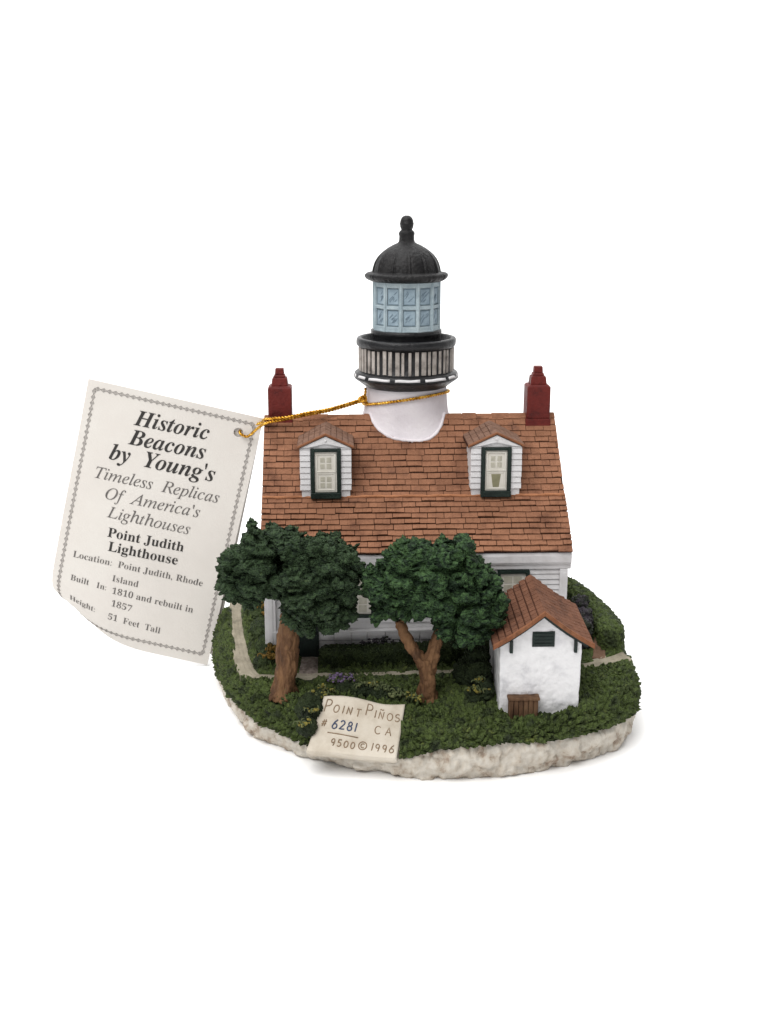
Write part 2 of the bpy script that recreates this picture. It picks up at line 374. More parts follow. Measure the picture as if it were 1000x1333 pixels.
def path_mesh(P, name, m, groove=True, lift=0.0):
    n = len(P); c = 15; V = []
    t = np.gradient(P[:, :2], axis=0); t /= np.linalg.norm(t, axis=1)[:, None]; nn = np.column_stack([-t[:, 1], t[:, 0]])
    rnd = random.Random(3)
    for i in range(n):
        for j in range(c):
            s = j / (c - 1) * 2 - 1
            xy = P[i, :2] + nn[i] * s * (P[i, 2] + 0.1)
            z = G(xy[1]) - 0.015 + lift - 0.05 * s ** 4 + (0.018 * math.cos(s * 15) if groove else 0)
            V.append((xy[0], xy[1], z))
    V = np.array(V); V[:, 2] += 0.025 * fbm(V * 3.5, 31)
    lo = V.copy(); lo[:, 2] -= 0.25
    fs = grid_faces(n, c, False); o = len(V)
    ring = [i * c for i in range(n)] + [(n - 1) * c + j for j in range(1, c)] + [i * c + c - 1 for i in range(n - 2, -1, -1)] + [j for j in range(c - 2, 0, -1)]
    fs += [(ring[i], ring[(i + 1) % len(ring)], ring[(i + 1) % len(ring)] + o, ring[i] + o) for i in range(len(ring))]
    return link(name, np.concatenate([V, lo]), fs, m, FIG, True)
path_mesh(PATHS[0], 'garden_path', M_path)
path_mesh(PATHS[1], 'garden_path', M_path, lift=-0.004)
path_mesh(PATHS[2], 'gravel_path', M_gravel, False, lift=-0.01)
path_mesh(PATHS[3], 'garden_path', M_path, lift=-0.002)
path_mesh(PATHS[4], 'earth_path', M_redpath, lift=-0.008)

# ------------------------------------------------------------------ the house (local frame turned 2.3 degrees)
YAW = Matrix.Translation((1.05, 0, 0)) @ Matrix.Rotation(math.radians(2.3), 4, 'Z') @ Matrix.Translation((-1.05, 0, 0))
HX0, HX1 = -3.84, 5.95
EV = (-0.03, 5.66); BK = (1.50, 7.10); RD = (3.6, 9.48)     # eave, break and ridge as (y, z)

def house():
    rnd = random.Random(5)
    mb = MB(YAW)
    body = [(0.2, 1.3), (0.2, 5.4), (3.6, 9.2), (7.0, 5.4), (7.0, 1.3)]
    mb.extrude(body, 0, HX0 + 0.05, HX1 - 0.05)
    # clapboards on the front and on both ends
    z = 3.06; h = 0.178
    while z < 5.05:
        w = rnd.uniform(-0.008, 0.008)
        mb.extrude([(0.21, z), (0.125 + w, z + 0.005), (0.165 + w, z + h - 0.006), (0.21, z + h - 0.006)], 0, HX0 + 0.2, HX1 - 0.18)
        for xa, sg in ((HX0 + 0.05, -1), (HX1 - 0.05, 1)):
            mb.extrude([(xa - sg * 0.01, z), (xa + sg * 0.05, z + 0.005), (xa + sg * 0.02, z + h - 0.006), (xa - sg * 0.01, z + h - 0.006)], 1, 0.3, 6.9)
        z += h
    # stone-block foundation under a ledge
    mb.extrude([(0.21, 2.94), (0.05, 2.94), (0.04, 3.0), (0.12, 3.06), (0.21, 3.06)], 0, HX0 + 0.16, HX1 - 0.16)
    for r in range(5):
        zb = 1.5 + r * 0.29; x = HX0 + 0.2 - (0.3 if r % 2 else 0)
        while x < HX1 - 0.2:
            w = rnd.uniform(0.42, 0.66); a = max(x, HX0 + 0.18); b = min(x + w, HX1 - 0.18)
            if b - a > 0.05:
                dy = rnd.uniform(0, 0.03)
                mb.box(a + 0.012, b - 0.012, 0.10 - dy, 0.215, zb + 0.012, zb + 0.278)
            x += w
    ho = mb.build('house_wall', M_white, FIG, bevel=0.012)
    # fascia with a rounded upper moulding
    f = MB(YAW)
    f.extrude([(0.22, 5.02), (0.10, 5.02), (0.09, 5.16), (0.04, 5.2), (0.0, 5.28), (-0.01, 5.50), (0.03, 5.60), (0.3, 5.62)], 0, HX0 - 0.09, HX1 + 0.12)
    f.build('fascia', M_white, ho, bevel=0.02)
    for xa, xb, lab in ((HX0 - 0.03, HX0 + 0.33, None), (HX1 - 0.24, HX1 + 0.02, None)):
        c = MB(YAW); c.box(xa, xb, 0.06, 0.6, 1.4, 5.015); c.box(xa + 0.1, xb - 0.1, 0.045, 0.07, 1.5, 4.9)
        c.build('corner_board', M_white, ho, bevel=0.02)
    def window(xc, z0, z1, w):
        b = MB(YAW); t = 0.11
        b.box(xc - w / 2, xc - w / 2 + t, 0.03, 0.2, z0, z1); b.box(xc + w / 2 - t, xc + w / 2, 0.03, 0.2, z0, z1)
        b.box(xc - w / 2 + t, xc + w / 2 - t, 0.03, 0.2, z1 - t, z1); b.box(xc - w / 2 - 0.06, xc + w / 2 + 0.06, -0.01, 0.2, z0 - 0.1, z0)
        b.box(xc - w / 2 + t, xc + w / 2 - t, 0.10, 0.2, z0, z1 - t, 1)
        iw = (w - 2 * t); ih = (z1 - z0 - t)
        for gy in range(2):
            for px in range(2):
                for py in range(2):
                    x0 = xc - iw * 0.36 + px * iw * 0.37; zz = z0 + 0.08 + gy * ih * 0.5 + py * ih * 0.2
                    b.box(x0, x0 + iw * 0.32, 0.09, 0.12, zz, zz + ih * 0.17, 2)
        b.build('window', [M_green, M_cream, M_pane], ho, bevel=0.01)
    window(-0.83, 3.56, 5.0, 1.05); window(4.2, 3.5, 5.0, 1.05)
    d = MB(YAW)
    d.box(-2.80, -2.12, 0.0, 0.21, 2.05, 3.95); d.box(-2.72, -2.2, -0.02, 0.02, 2.25, 3.0); d.box(-2.72, -2.2, -0.02, 0.02, 3.1, 3.85)
    d.ball((-2.2, -0.05, 2.95), 0.035)
    d.build('door', M_green, ho, bevel=0.015)
    return ho
HOUSE = house()

def shingle_rows(mb, p0, p1, x0, x1, x0t, x1t, rows, rnd, w=0.54, thick=0.05, mi=0, out=1):
    """courses between the (y,z) lines p0 (low) and p1 (high); ends slope from x0..x1 to x0t..x1t."""
    dy, dz = p1[0] - p0[0], p1[1] - p0[1]; L = math.hypot(dy, dz); ty, tz = dy / L, dz / L; ny, nz = (-tz, ty) if out > 0 else (tz, -ty)
    if nz < 0: ny, nz = -ny, -nz
    def P(x, s, h): return (x, p0[0] + ty * s + ny * h, p0[1] + tz * s + nz * h)
    e = L / rows
    for r in range(rows):
        s0 = r * e; s1 = s0 + e
        f = s0 / L; xa = x0 + (x0t - x0) * f; xb = x1 + (x1t - x1) * f
        x = xa - (w * 0.5 if r % 2 else 0) - rnd.uniform(0, 0.15)
        while x < xb:
            ww = w * rnd.uniform(0.82, 1.15)
            a = max(x, xa) + rnd.uniform(0.004, 0.011); b = min(x + ww, xb) - rnd.uniform(0.004, 0.011)
            if b - a > 0.06:
                wv = 0.014 * math.sin(a * 1.9 + r * 1.3) + 0.010 * math.sin(a * 4.3 + r); k0 = wv + rnd.uniform(-0.024, 0.014); k1 = wv + rnd.uniform(-0.024, 0.014); th = thick * rnd.uniform(0.75, 1.2)
                g = 0.012 + rnd.uniform(0, 0.012)
                m = (a + b) / 2; km = (k0 + k1) / 2 + rnd.uniform(-0.012, 0.012)
                for (u, v, ku, kv) in ((a, m, k0, km), (m, b, km, k1)):
                    mb.hexa([P(u, s0 + g + ku, -0.03), P(v, s0 + g + kv, -0.03), P(v, s1 + 0.01, -0.03), P(u, s1 + 0.01, -0.03),
                             P(u, s0 + g + ku, th), P(v, s0 + g + kv, th), P(v, s1 - 0.002, 0.012), P(u, s1 - 0.002, 0.012)], mi)
            x += ww

def roof():
    rnd = random.Random(11); mb = MB(YAW)
    X0, X1 = -3.96, 6.1; X0T, X1T = -3.93, 5.98
    ins = 0.04
    # dark under-body that shows in the grooves
    def prism(yz0, yz1, xa0, xb0, xa1, xb1):
        pass
    prof = [EV, BK, RD, (2 * RD[0] - BK[0], BK[1]), (2 * RD[0], EV[1]), (2 * RD[0] - 0.3, EV[1] - 0.14), (0.3, EV[1] - 0.14)]
    n = len(prof); vs = []
    for side in (0, 1):
        for (y, z) in prof:
            f = (z - EV[1]) / (RD[1] - EV[1]); f = max(0, f)
            x = (X0 + (X0T - X0) * f + 0.015) if side == 0 else (X1 + (X1T - X1) * f - 0.015)
            vs.append((x, y, z - 0.01))
    mb.add(vs, [(i, (i + 1) % n, (i + 1) % n + n, i + n) for i in range(n)], 1)
    mb.add(vs, [tuple(range(n))[::-1], tuple(range(n, 2 * n))], 2)          # white gable ends
    fb = (BK[1] - EV[1]) / (RD[1] - EV[1]); xb0 = X0 + (X0T - X0) * fb; xb1 = X1 + (X1T - X1) * fb
    lip = (0.035, 0.035)
    shingle_rows(mb, (EV[0] - 0.03, EV[1] + 0.01), (BK[0] - 0.06, BK[1] + 0.045), X0, X1, xb0, xb1, 10, rnd, thick=0.055)
    shingle_rows(mb, (BK[0] - 0.01, BK[1] - 0.01), RD, xb0, xb1, X0T, X1T, 14, rnd, thick=0.045)
    shingle_rows(mb, (2 * RD[0], EV[1]), (2 * RD[0] - BK[0], BK[1]), X0, X1, xb0, xb1, 10, rnd)
    shingle_rows(mb, (2 * RD[0] - BK[0], BK[1]), RD, xb0, xb1, X0T, X1T, 14, rnd)
    ro = mb.build('roof', [M_shingle, M_groove, M_white], FIG, bevel=0.009)
    r = MB(YAW)      # the raised line where the two slopes meet, in short wavering lengths
    pts = []
    for i in range(60):
        x = xb0 + 0.02 + (xb1 - xb0 - 0.04) * i / 59
        pts.append((x, BK[0] - 0.075 + 0.008 * math.sin(i * 1.7), BK[1] + 0.062 + 0.010 * math.sin(i * 0.9 + 1)))
    r.tube(pts, [0.05 + 0.010 * math.sin(i * 2.3) for i in range(60)], 8)
    r.build('roof_ledge', M_ledge, ro, True)
    # ridge capping
    c = MB(YAW); x = X0T
    while x < X1T - 0.05:
        w = rnd.uniform(0.45, 0.7); b = min(x + w, X1T)
        h = rnd.uniform(-0.02, 0.015)
        c.extrude([(3.42, 9.28 + h), (3.45, 9.36 + h), (3.56, 9.5 + h), (3.66, 9.5 + h), (3.77, 9.36 + h), (3.78, 9.28 + h)], 0, x + 0.008, b - 0.008)
        x = b
    c.build('ridge_cap', M_shingle, ro, bevel=0.02)
    return ro
ROOF = roof()

def chimney(xc, yc, z0, H):
    b = MB(YAW)
    def tier(w, d, za, zb, w2=None):
        w2 = w2 or w
        b.hexa([(xc - w / 2, yc - d / 2, za), (xc + w / 2, yc - d / 2, za), (xc + w / 2, yc + d / 2, za), (xc - w / 2, yc + d / 2, za),
                (xc - w2 / 2, yc - d / 2 * w2 / w, zb), (xc + w2 / 2, yc - d / 2 * w2 / w, zb), (xc + w2 / 2, yc + d / 2 * w2 / w, zb), (xc - w2 / 2, yc + d / 2 * w2 / w, zb)])
    tier(0.92, 0.86, z0 - 0.4, z0 + 0.16, 0.84); tier(0.80, 0.78, z0 + 0.16, z0 + 1.16 * H, 0.79); tier(0.76, 0.74, z0 + 1.16 * H, z0 + 1.2 * H, 0.66)
    ch = b.build('chimney', M_maroon, FIG, bevel=0.035)
    b = MB(YAW)
    tier(0.56, 0.54, z0 + 1.19 * H, z0 + 1.46 * H, 0.49); tier(0.40, 0.40, z0 + 1.46 * H, z0 + 1.56 * H, 0.36); tier(0.31, 0.31, z0 + 1.56 * H, z0 + 1.76 * H, 0.28)
    b.build('chimney_pot', M_maroon, ch, bevel=0.03)
chimney(-3.38, 3.78, 9.25, 1.03); chimney(5.38, 3.66, 9.20, 1.08)

def dormer(xc, open_sash):
    rnd = random.Random(int(xc * 10)); w = 1.66; y = 1.36; zb, ze, za = 7.17, 8.86, 9.24
    b = MB(YAW)
    b.extrude([(xc - w / 2 + 0.04, zb), (xc - w / 2 + 0.04, ze), (xc, za - 0.06), (xc + w / 2 - 0.04, ze), (xc + w / 2 - 0.04, zb)], 1, y + 0.03, 3.3)
    z = zb + 0.24
    while z < ze - 0.02:                        # clapboards either side of the casing and on the cheeks
        h = min(0.195, ze - 0.05 - z); j = rnd.uniform(-0.012, 0.012)
        if h < 0.03: break
        for a, c in ((xc - w / 2 - 0.005 + j, xc - 0.5), (xc + 0.5, xc + w / 2 + 0.005 + j)):
            b.extrude([(y + 0.04, z), (y - 0.03, z + 0.006), (y + 0.0, z + h - 0.008), (y + 0.04, z + h - 0.008)], 0, a, c)
        for sg in (-1, 1):
            xa = xc + sg * (w / 2 - 0.05)
            b.extrude([(xa, z), (xa + sg * 0.055, z + 0.006), (xa + sg * 0.03, min(z + h, ze - 0.06) - 0.008), (xa, min(z + h, ze - 0.06) - 0.008)], 1, y + 0.0, 3.0)
        z += h
    b.extrude([(xc - w / 2 + 0.0, ze - 0.05), (xc, za - 0.04), (xc + w / 2 - 0.0, ze - 0.05), (xc + 0.55, ze - 0.02), (xc, ze + 0.1), (xc - 0.55, ze - 0.02)], 1, y - 0.03, y + 0.1)
    b.ball((xc + 0.0, y - 0.02, ze + 0.20), 0.05)
    do = b.build('dormer', M_white, FIG, bevel=0.012)
    r = MB(YAW)                                  # two small slopes with an orange verge
    for sg in (-1, 1):
        e = xc + sg * (w / 2 + 0.10)
        sl = (za - ze) / (w / 2)
        def S(x, yy, h): return (x, yy, za + 0.05 - abs(x - xc) * sl * 1.02 + h)
        p = [S(xc, y + 0.03, -0.09), S(e, y + 0.03, -0.09), S(e, y + 2.0, -0.09), S(xc, y + 2.0, -0.09), S(xc, y + 0.03, 0.0), S(e, y + 0.03, 0.0), S(e, y + 2.0, 0.0), S(xc, y + 2.0, 0.0)]
        if sg < 0: p = [p[1], p[0], p[3], p[2], p[5], p[4], p[7], p[6]]
        r.hexa(p, 2)
        n = 5
        for k in range(n):
            for q in range(9):
                ya = y + 0.02 + q * 0.22 + rnd.uniform(0, 0.02); yb = ya + 0.205
                t0, t1 = k / n, (k + 1) / n
                xa, xb = xc + (e - xc) * t0, xc + (e - xc) * (t1 - 0.012)
                hh = 0.02 + rnd.uniform(-0.008, 0.008)
                p = [S(xa, ya, -0.05), S(xb, ya, -0.05), S(xb, yb, -0.05), S(xa, yb, -0.05), S(xa, ya, hh * 0.5), S(xb, ya, hh), S(xb, yb, hh), S(xa, yb, hh * 0.5)]
                if sg < 0: p = [p[1], p[0], p[3], p[2], p[5], p[4], p[7], p[6]]
                r.hexa(p, 0)
        p = [S(xc, y - 0.07, -0.06), S(e, y - 0.07, -0.06), S(e, y + 0.04, -0.06), S(xc, y + 0.04, -0.06), S(xc, y - 0.07, 0.012), S(e, y - 0.07, 0.012), S(e, y + 0.04, 0.012), S(xc, y + 0.04, 0.012)]
        if sg < 0: p = [p[1], p[0], p[3], p[2], p[5], p[4], p[7], p[6]]
        r.hexa(p, 1)
    r.build('dormer_roof', [M_shingle_grey, M_orange, M_groove], do, bevel=0.012)
    f = MB(YAW); t = 0.13; x0, x1, z0, z1 = xc - 0.49, xc + 0.49, 7.15, 8.80
    f.box(x0, x0 + t, y - 0.10, y + 0.05, z0 + 0.2, z1); f.box(x1 - t, x1, y - 0.10, y + 0.05, z0 + 0.2, z1); f.box(x0 + t, x1 - t, y - 0.10, y + 0.05, z1 - t * 0.8, z1)
    f.box(x0 - 0.01, x1 + 0.01, y - 0.14, y + 0.05, z0, z0 + 0.2)
    f.build('window_frame', M_green, do, bevel=0.02)
    s = MB(YAW)
    s.box(x0 + t, x1 - t, y - 0.03, y + 0.04, z0 + 0.2, z1 - t * 0.8)
    iw, ih = 0.72, 1.34; zc = z0 + 0.2
    def frame(ax, bx, az, bz, ty):
        s.box(ax, bx, y - ty, y - 0.02, az, az + 0.05); s.box(ax, bx, y - ty, y - 0.02, bz - 0.05, bz)
        s.box(ax, ax + 0.06, y - ty, y - 0.02, az + 0.05, bz - 0.05); s.box(bx - 0.06, bx, y - ty, y - 0.02, az + 0.05, bz - 0.05)
    frame(xc - 0.33, xc + 0.33, zc + 0.66, zc + 1.30, 0.055); frame(xc - 0.31, xc + 0.31, zc + 0.05, zc + 0.645, 0.045)
    def panes(zl):
        for px in (-1, 1):
            for py in (0, 1):
                cx = xc + px * 0.105; s.box(cx - 0.075, cx + 0.075, y - 0.038, y - 0.02, zl + py * 0.21, zl + py * 0.21 + 0.17, 1)
    panes(zc + 0.78)
    if open_sash:
        s.hexa([(xc - 0.10, y - 0.038, zc + 0.12), (xc + 0.10, y - 0.038, zc + 0.12), (xc + 0.10, y - 0.02, zc + 0.12), (xc - 0.10, y - 0.02, zc + 0.12),
                (xc - 0.16, y - 0.038, zc + 0.56), (xc + 0.16, y - 0.038, zc + 0.56), (xc + 0.16, y - 0.02, zc + 0.56), (xc - 0.16, y - 0.02, zc + 0.56)], 2)
    else: panes(zc + 0.14)
    s.build('window_sash', [M_cream, M_pane, M_olive], do, bevel=0.012)
    return do
dormer(-1.84, False)['label'] = 'dormer with two rows of small panes'
dormer(3.72, True)['label'] = 'dormer with its lower sash open'

# ------------------------------------------------------------------ tower, gallery and lantern
TC = (0.76, 4.4)
t = MB()
prof = [(1.9, 8.3), (1.74, 8.75), (1.63, 9.0), (1.53, 9.25), (1.455, 9.55), (1.42, 9.9), (1.40, 10.2), (1.38, 10.42)]
def tower_f(a, z, r):                                # round above, squarer and flattened where it spreads over the roof
    k = min(1, max(0, (9.95 - z) / 0.95)); n_ = 2 + 0.7 * k; q = 1 - 0.14 * k
    return (abs(math.cos(a)) ** n_ + abs(math.sin(a) / q) ** n_) ** (-1 / n_) * (1 + 0.005 * math.sin(3 * a + z * 2))

t.lathe(prof, TC, 96, rf=tower_f)
def tower_r(z):
    for (r0, z0), (r1, z1) in zip(prof[:-1], prof[1:]):
        if z0 <= z <= z1: return r0 + (r1 - r0) * (z - z0) / (z1 - z0)
    return prof[0][0] if z < prof[0][1] else prof[-1][0]
ring = []
for i in range(121):                                  # bead of paint where the tower meets the shingles
    a = math.radians(180 + 180 * i / 120); lo_, hi_ = 0.2, 3.0
    def roof_z(x, y):
        q = YAW.inverted() @ Vector((x, y, 0)); return RD[1] - abs(q.y - RD[0]) * (RD[1] - BK[1]) / (RD[0] - BK[0]) + 0.03
    for _ in range(40):
        r = (lo_ + hi_) / 2; x, y = TC[0] + r * math.cos(a), TC[1] + r * math.sin(a)
        if r < tower_r(roof_z(x, y)) * tower_f(a, roof_z(x, y), 1): lo_ = r
        else: hi_ = r
    ring.append((x, y, roof_z(x, y)))
t.tube(ring, [0.055 + 0.008 * math.sin(i * 0.9) for i in range(121)], 12)
t.build('tower', M_tower, FIG, True)
g = MB()
g.lathe([(1.30, 10.30), (1.42, 10.36), (1.50, 10.42), (1.60, 10.50), (1.74, 10.60), (1.80, 10.65), (1.81, 10.70), (1.76, 10.83), (1.70, 10.87), (1.64, 10.88), (1.61, 10.9), (1.61, 11.72),
         (1.66, 11.73), (1.70, 11.77), (1.71, 11.86), (1.70, 11.96), (1.66, 12.01), (1.56, 12.02), (1.52, 11.98), (1.50, 11.6), (1.2, 11.58), (1.18, 12.12), (1.21, 12.16), (1.21, 12.27), (1.12, 12.29)], TC, 96,
        rf=lambda a, z, r: 1 + 0.004 * math.sin(5 * a + z * 9) + 0.003 * math.sin(13 * a))
GAL = g.build('gallery', M_black, FIG, True)
for p in GAL.data.polygons: pass
s = MB(); rnd = random.Random(2); nb = 46
for i in range(nb):
    a = 2 * PI * (i + rnd.uniform(-0.12, 0.12)) / nb; w = rnd.uniform(0.044, 0.084); h0 = 10.90 + rnd.uniform(0, 0.02); h1 = 11.70 + rnd.uniform(-0.03, 0.015)
    Mx = Matrix.Translation((TC[0], TC[1], 0)) @ Matrix.Rotation(a, 4, 'Z')
    r0 = 1.638 + rnd.uniform(-0.006, 0.006)
    s.box(1.58, r0, -w, w, h0, h1, 0, Mx)
s.build('baluster_band', M_baluster, GAL, bevel=0.012)
s = MB()
for i in range(11):
    a0 = -PI / 2 + 2 * PI * (i - 0.5 + 0.09 + 0.02) / 11; a1 = -PI / 2 + 2 * PI * (i + 0.5 - 0.09 + 0.02) / 11; k = 9; vs = []
    for j in range(k):
        a = a0 + (a1 - a0) * j / (k - 1); wig = 0.012 * math.sin(i * 3 + j)
        for (r, z) in ((1.813, 10.72), (1.778, 10.805 + wig * 0.5), (1.74, 10.80), (1.77, 10.715)):
            vs.append((TC[0] + r * math.cos(a), TC[1] + r * math.sin(a), z + wig * 0.3))
    fs = [(j * 4 + q, (j + 1) * 4 + q, (j + 1) * 4 + (q + 1) % 4, j * 4 + (q + 1) % 4) for j in range(k - 1) for q in range(4)] + [(0, 1, 2, 3), tuple((k - 1) * 4 + q for q in (3, 2, 1, 0))]
    s.add(vs, fs)
s.build('white_band', M_white, GAL, True)

NS = 12; A0 = -PI / 2 + math.radians(4.5)           # a facet edge lies a little right of centre
def lantern():
    m = MB(); R = 1.15
    ang = [A0 + 2 * PI * (i + 0.5) / NS for i in range(NS)]
    m.lathe([(1.10, 12.24), (1.16, 12.26), (1.15, 12.34), (1.07, 12.345), (1.07, 13.86), (1.14, 13.865), (1.14, 13.98)], TC, NS, a0=ang[0])
    for i in range(NS):
        a = ang[i]; p = Vector((TC[0] + 1.115 * math.cos(a), TC[1] + 1.115 * math.sin(a), 0))
        m.tube([p + Vector((0, 0, 12.28)), p + Vector((0, 0, 13.92))], 0.055, 8)
        am = a + PI / NS
        Mx = Matrix.Translation((TC[0], TC[1], 0)) @ Matrix.Rotation(am, 4, 'Z'); hw = 1.1 * math.tan(PI / NS)
        for (z0, z1) in ((12.3, 12.46), (13.03, 13.15), (13.74, 13.92)):
            m.box(1.0, 1.098, -hw, hw, z0, z1, 0, Mx)
        for sg in (-1, 1):
            m.box(1.0, 1.094, sg * hw * 0.72 if sg > 0 else -hw, hw if sg > 0 else -hw * 0.72, 12.4, 13.9, 0, Mx)
    L = m.build('lantern_room', M_blue, FIG, bevel=0.015)
    rnd = random.Random(9)
    for i in range(NS):
        am = ang[i] + PI / NS; hw = 1.1 * math.tan(PI / NS) * 0.68
        Mx = Matrix.Translation((TC[0], TC[1], 0)) @ Matrix.Rotation(am, 4, 'Z')
        for (z0, z1) in ((12.49, 13.00), (13.18, 13.71)):
            q = MB()
            # pane with a dark painted outline and diagonal strokes
            q.box(1.0, 1.055, -hw, hw, z0, z1, 1, Mx)
            e1, e2, e3 = (rnd.uniform(0.012, 0.03) for _ in range(3)); q.box(1.0, 1.062, -hw + e1, hw - e2, z0 + e3, z1 - 0.03, 0, Mx)
            for k in range(rnd.randint(5, 8)):
                cy = rnd.uniform(-0.55, 0.55) * hw; cz = (z0 + z1) / 2 + rnd.uniform(-0.14, 0.14); ln = rnd.uniform(0.05, 0.11); th = math.radians(rnd.uniform(38, 58))
                dy, dz = ln * math.cos(th), ln * math.sin(th)
                pa = Mx @ Vector((1.064, max(-hw * .8, cy - dy), cz - dz)); pb = Mx @ Vector((1.064, min(hw * .8, cy + dy), cz + dz))
                q.tube([pa, (pa + pb) / 2, pb], [0.008, 0.014, 0.008], 6, 1)
            q.build('window_pane', [M_bluepane, M_hatch], L)
lantern()

d = MB()
def dome_r(a, z, r):
    k = ((a - A0) / (2 * PI / NS)) % 1.0; q = abs(k - 0.5) * 2          # 1 on a rib line
    lim = min(1, max(0, (14.98 - z) / 0.3)) * (1 if z > 14.19 else 0.3)
    return 1 - 0.016 * lim * (1 - q) ** 0.5 + 0.034 * lim * max(0, q - 0.82) / 0.18 - 0.036 * lim * max(0, 1 - abs(q - 0.78) / 0.09)
prof = [(1.05, 13.88), (1.16, 13.89), (1.27, 13.93), (1.36, 13.99), (1.40, 14.06), (1.39, 14.13), (1.33, 14.175), (1.22, 14.19), (1.13, 14.195), (1.125, 14.24), (1.10, 14.36), (1.055, 14.5), (0.99, 14.63), (0.90, 14.76), (0.78, 14.88),
        (0.63, 14.99), (0.47, 15.08), (0.33, 15.14), (0.275, 15.18), (0.26, 15.24)]
d.lathe(prof, TC, 240, rf=dome_r)
DOME = d.build('dome', M_blackmat, FIG, True)
d = MB()
d.lathe([(0.27, 15.16), (0.255, 15.25), (0.25, 15.38), (0.265, 15.43), (0.265, 15.48), (0.235, 15.53), (0.20, 15.56), (0.18, 15.585), (0.195, 15.61), (0.22, 15.67), (0.228, 15.74), (0.236, 15.76), (0.236, 15.785), (0.226, 15.80), (0.215, 15.87), (0.185, 15.95), (0.13, 16.01), (0.06, 16.04)], TC, 40,
        rf=lambda a, z, r: 1 + 0.02 * math.sin(8 * a) * (z < 15.5))
d.build('finial', M_blackmat, DOME, True)

# ------------------------------------------------------------------ trees
def inflate_crown(outline, yc, depth, seed, voxel=0.05, extra=()):
    """lumps of foliage filling an outline in (x, z) at depth yc, thick in y."""
    rnd = random.Random(seed); P = outline; n = len(P)
    def inside(x, z):
        c = False
        for i in range(n):
            (x1, z1), (x2, z2) = P[i], P[(i + 1) % n]
            if (z1 > z) != (z2 > z) and x < (x2 - x1) * (z - z1) / (z2 - z1) + x1: c = not c
        return c
    def dist(x, z):
        m = 9
        for i in range(n):
            (x1, z1), (x2, z2) = P[i], P[(i + 1) % n]; dx, dz = x2 - x1, z2 - z1
            t = max(0, min(1, ((x - x1) * dx + (z - z1) * dz) / (dx * dx + dz * dz + 1e-9))); m = min(m, math.hypot(x - x1 - dx * t, z - z1 - dz * t))
        return m
    xs = [p[0] for p in P]; zs = [p[1] for p in P]; mb = MB(); k = 0
    while k < 330:
        x, z = rnd.uniform(min(xs), max(xs)), rnd.uniform(min(zs), max(zs))
        if not inside(x, z): continue
        dd = dist(x, z); r = min(rnd.uniform(0.22, 0.46), dd - 0.07)
        if r < 0.10: continue
        dep = depth * math.sqrt(max(0, 1 - (1 - min(1, dd / 1.15)) ** 2)); yy = yc + rnd.choice((-1, -1, 1)) * max(0, dep - r * 0.8) * rnd.uniform(0.75, 1.05)
        mb.ball((x, yy, z), r, 10, 0, (rnd.uniform(0.9, 1.25), 1, rnd.uniform(0.75, 1.0))); k += 1
        if dd > 0.3: mb.ball((x, yc, z), min(dd - 0.1, 0.55), 8)
    for q in extra: mb.ball(q[:3], q[3], 10)
    return remesh(mb, voxel)

def crown(outline, yc, depth, seed, parent, m, extra=()):
    v, nn, f = inflate_crown(outline, yc, depth, seed, 0.034, extra)
    w = 0.5 * np.stack([vnoise(v * 1.1, seed + 7), vnoise(v * 1.1 + 9, seed + 8), vnoise(v * 1.1 + 23, seed + 9)], 1)
    f1, f2 = worley(v * np.array([0.95, 0.95, 1.35]) + w, seed + 11)                # big pads parted by deep clefts
    pad = np.clip((f2 - f1) / 0.32, 0, 1); pad = pad * pad * (3 - 2 * pad)
    v0 = v + nn * (0.30 * (pad - 0.8))[:, None]
    v = leafy(v0, nn, 0.13, 0.22, seed, (0.75, 0.75, 1.35), fine=0.7)
    rid = 1 - np.abs(fbm(v0 * np.array([4.6, 4.6, 7.0]) + 1.2 * w, seed + 3, 2)) * 2.4          # worm-like ridges
    v = v + nn * (0.095 * np.clip(rid, -0.6, 1) - 0.03)[:, None]
    return link('crown', v, f, m, parent, True)

def trunk(mb, pts, rad):
    P = np.array(pts, dtype=float); k = len(P); out = []; rr = []
    for i in range(k - 1):
        for j in range(10):
            t = j / 10; a = P[max(0, i - 1)]; b = P[i]; c = P[i + 1]; e = P[min(k - 1, i + 2)]
            out.append(0.5 * (2 * b + (c - a) * t + (2 * a - 5 * b + 4 * c - e) * t * t + (3 * b - a - 3 * c + e) * t ** 3)); rr.append(rad[i] + (rad[i + 1] - rad[i]) * t)
    out.append(P[-1]); rr.append(rad[-1]); mb.tube([tuple(p) for p in out], rr, 16)

def bark(mb, parent, seed):
    v, nn, f = remesh(mb, 0.035)
    f1, f2 = worley(v * np.array([5, 5, 1.3]) + 0.6 * fbm(v * 2, seed)[:, None], seed)
    v = v + nn * (0.05 * np.clip(f2 - f1, 0, 0.4) / 0.4 - 0.03 + 0.03 * fbm(v * 3, seed + 4))[:, None]
    return link('trunk', v, f, M_bark, parent, True)

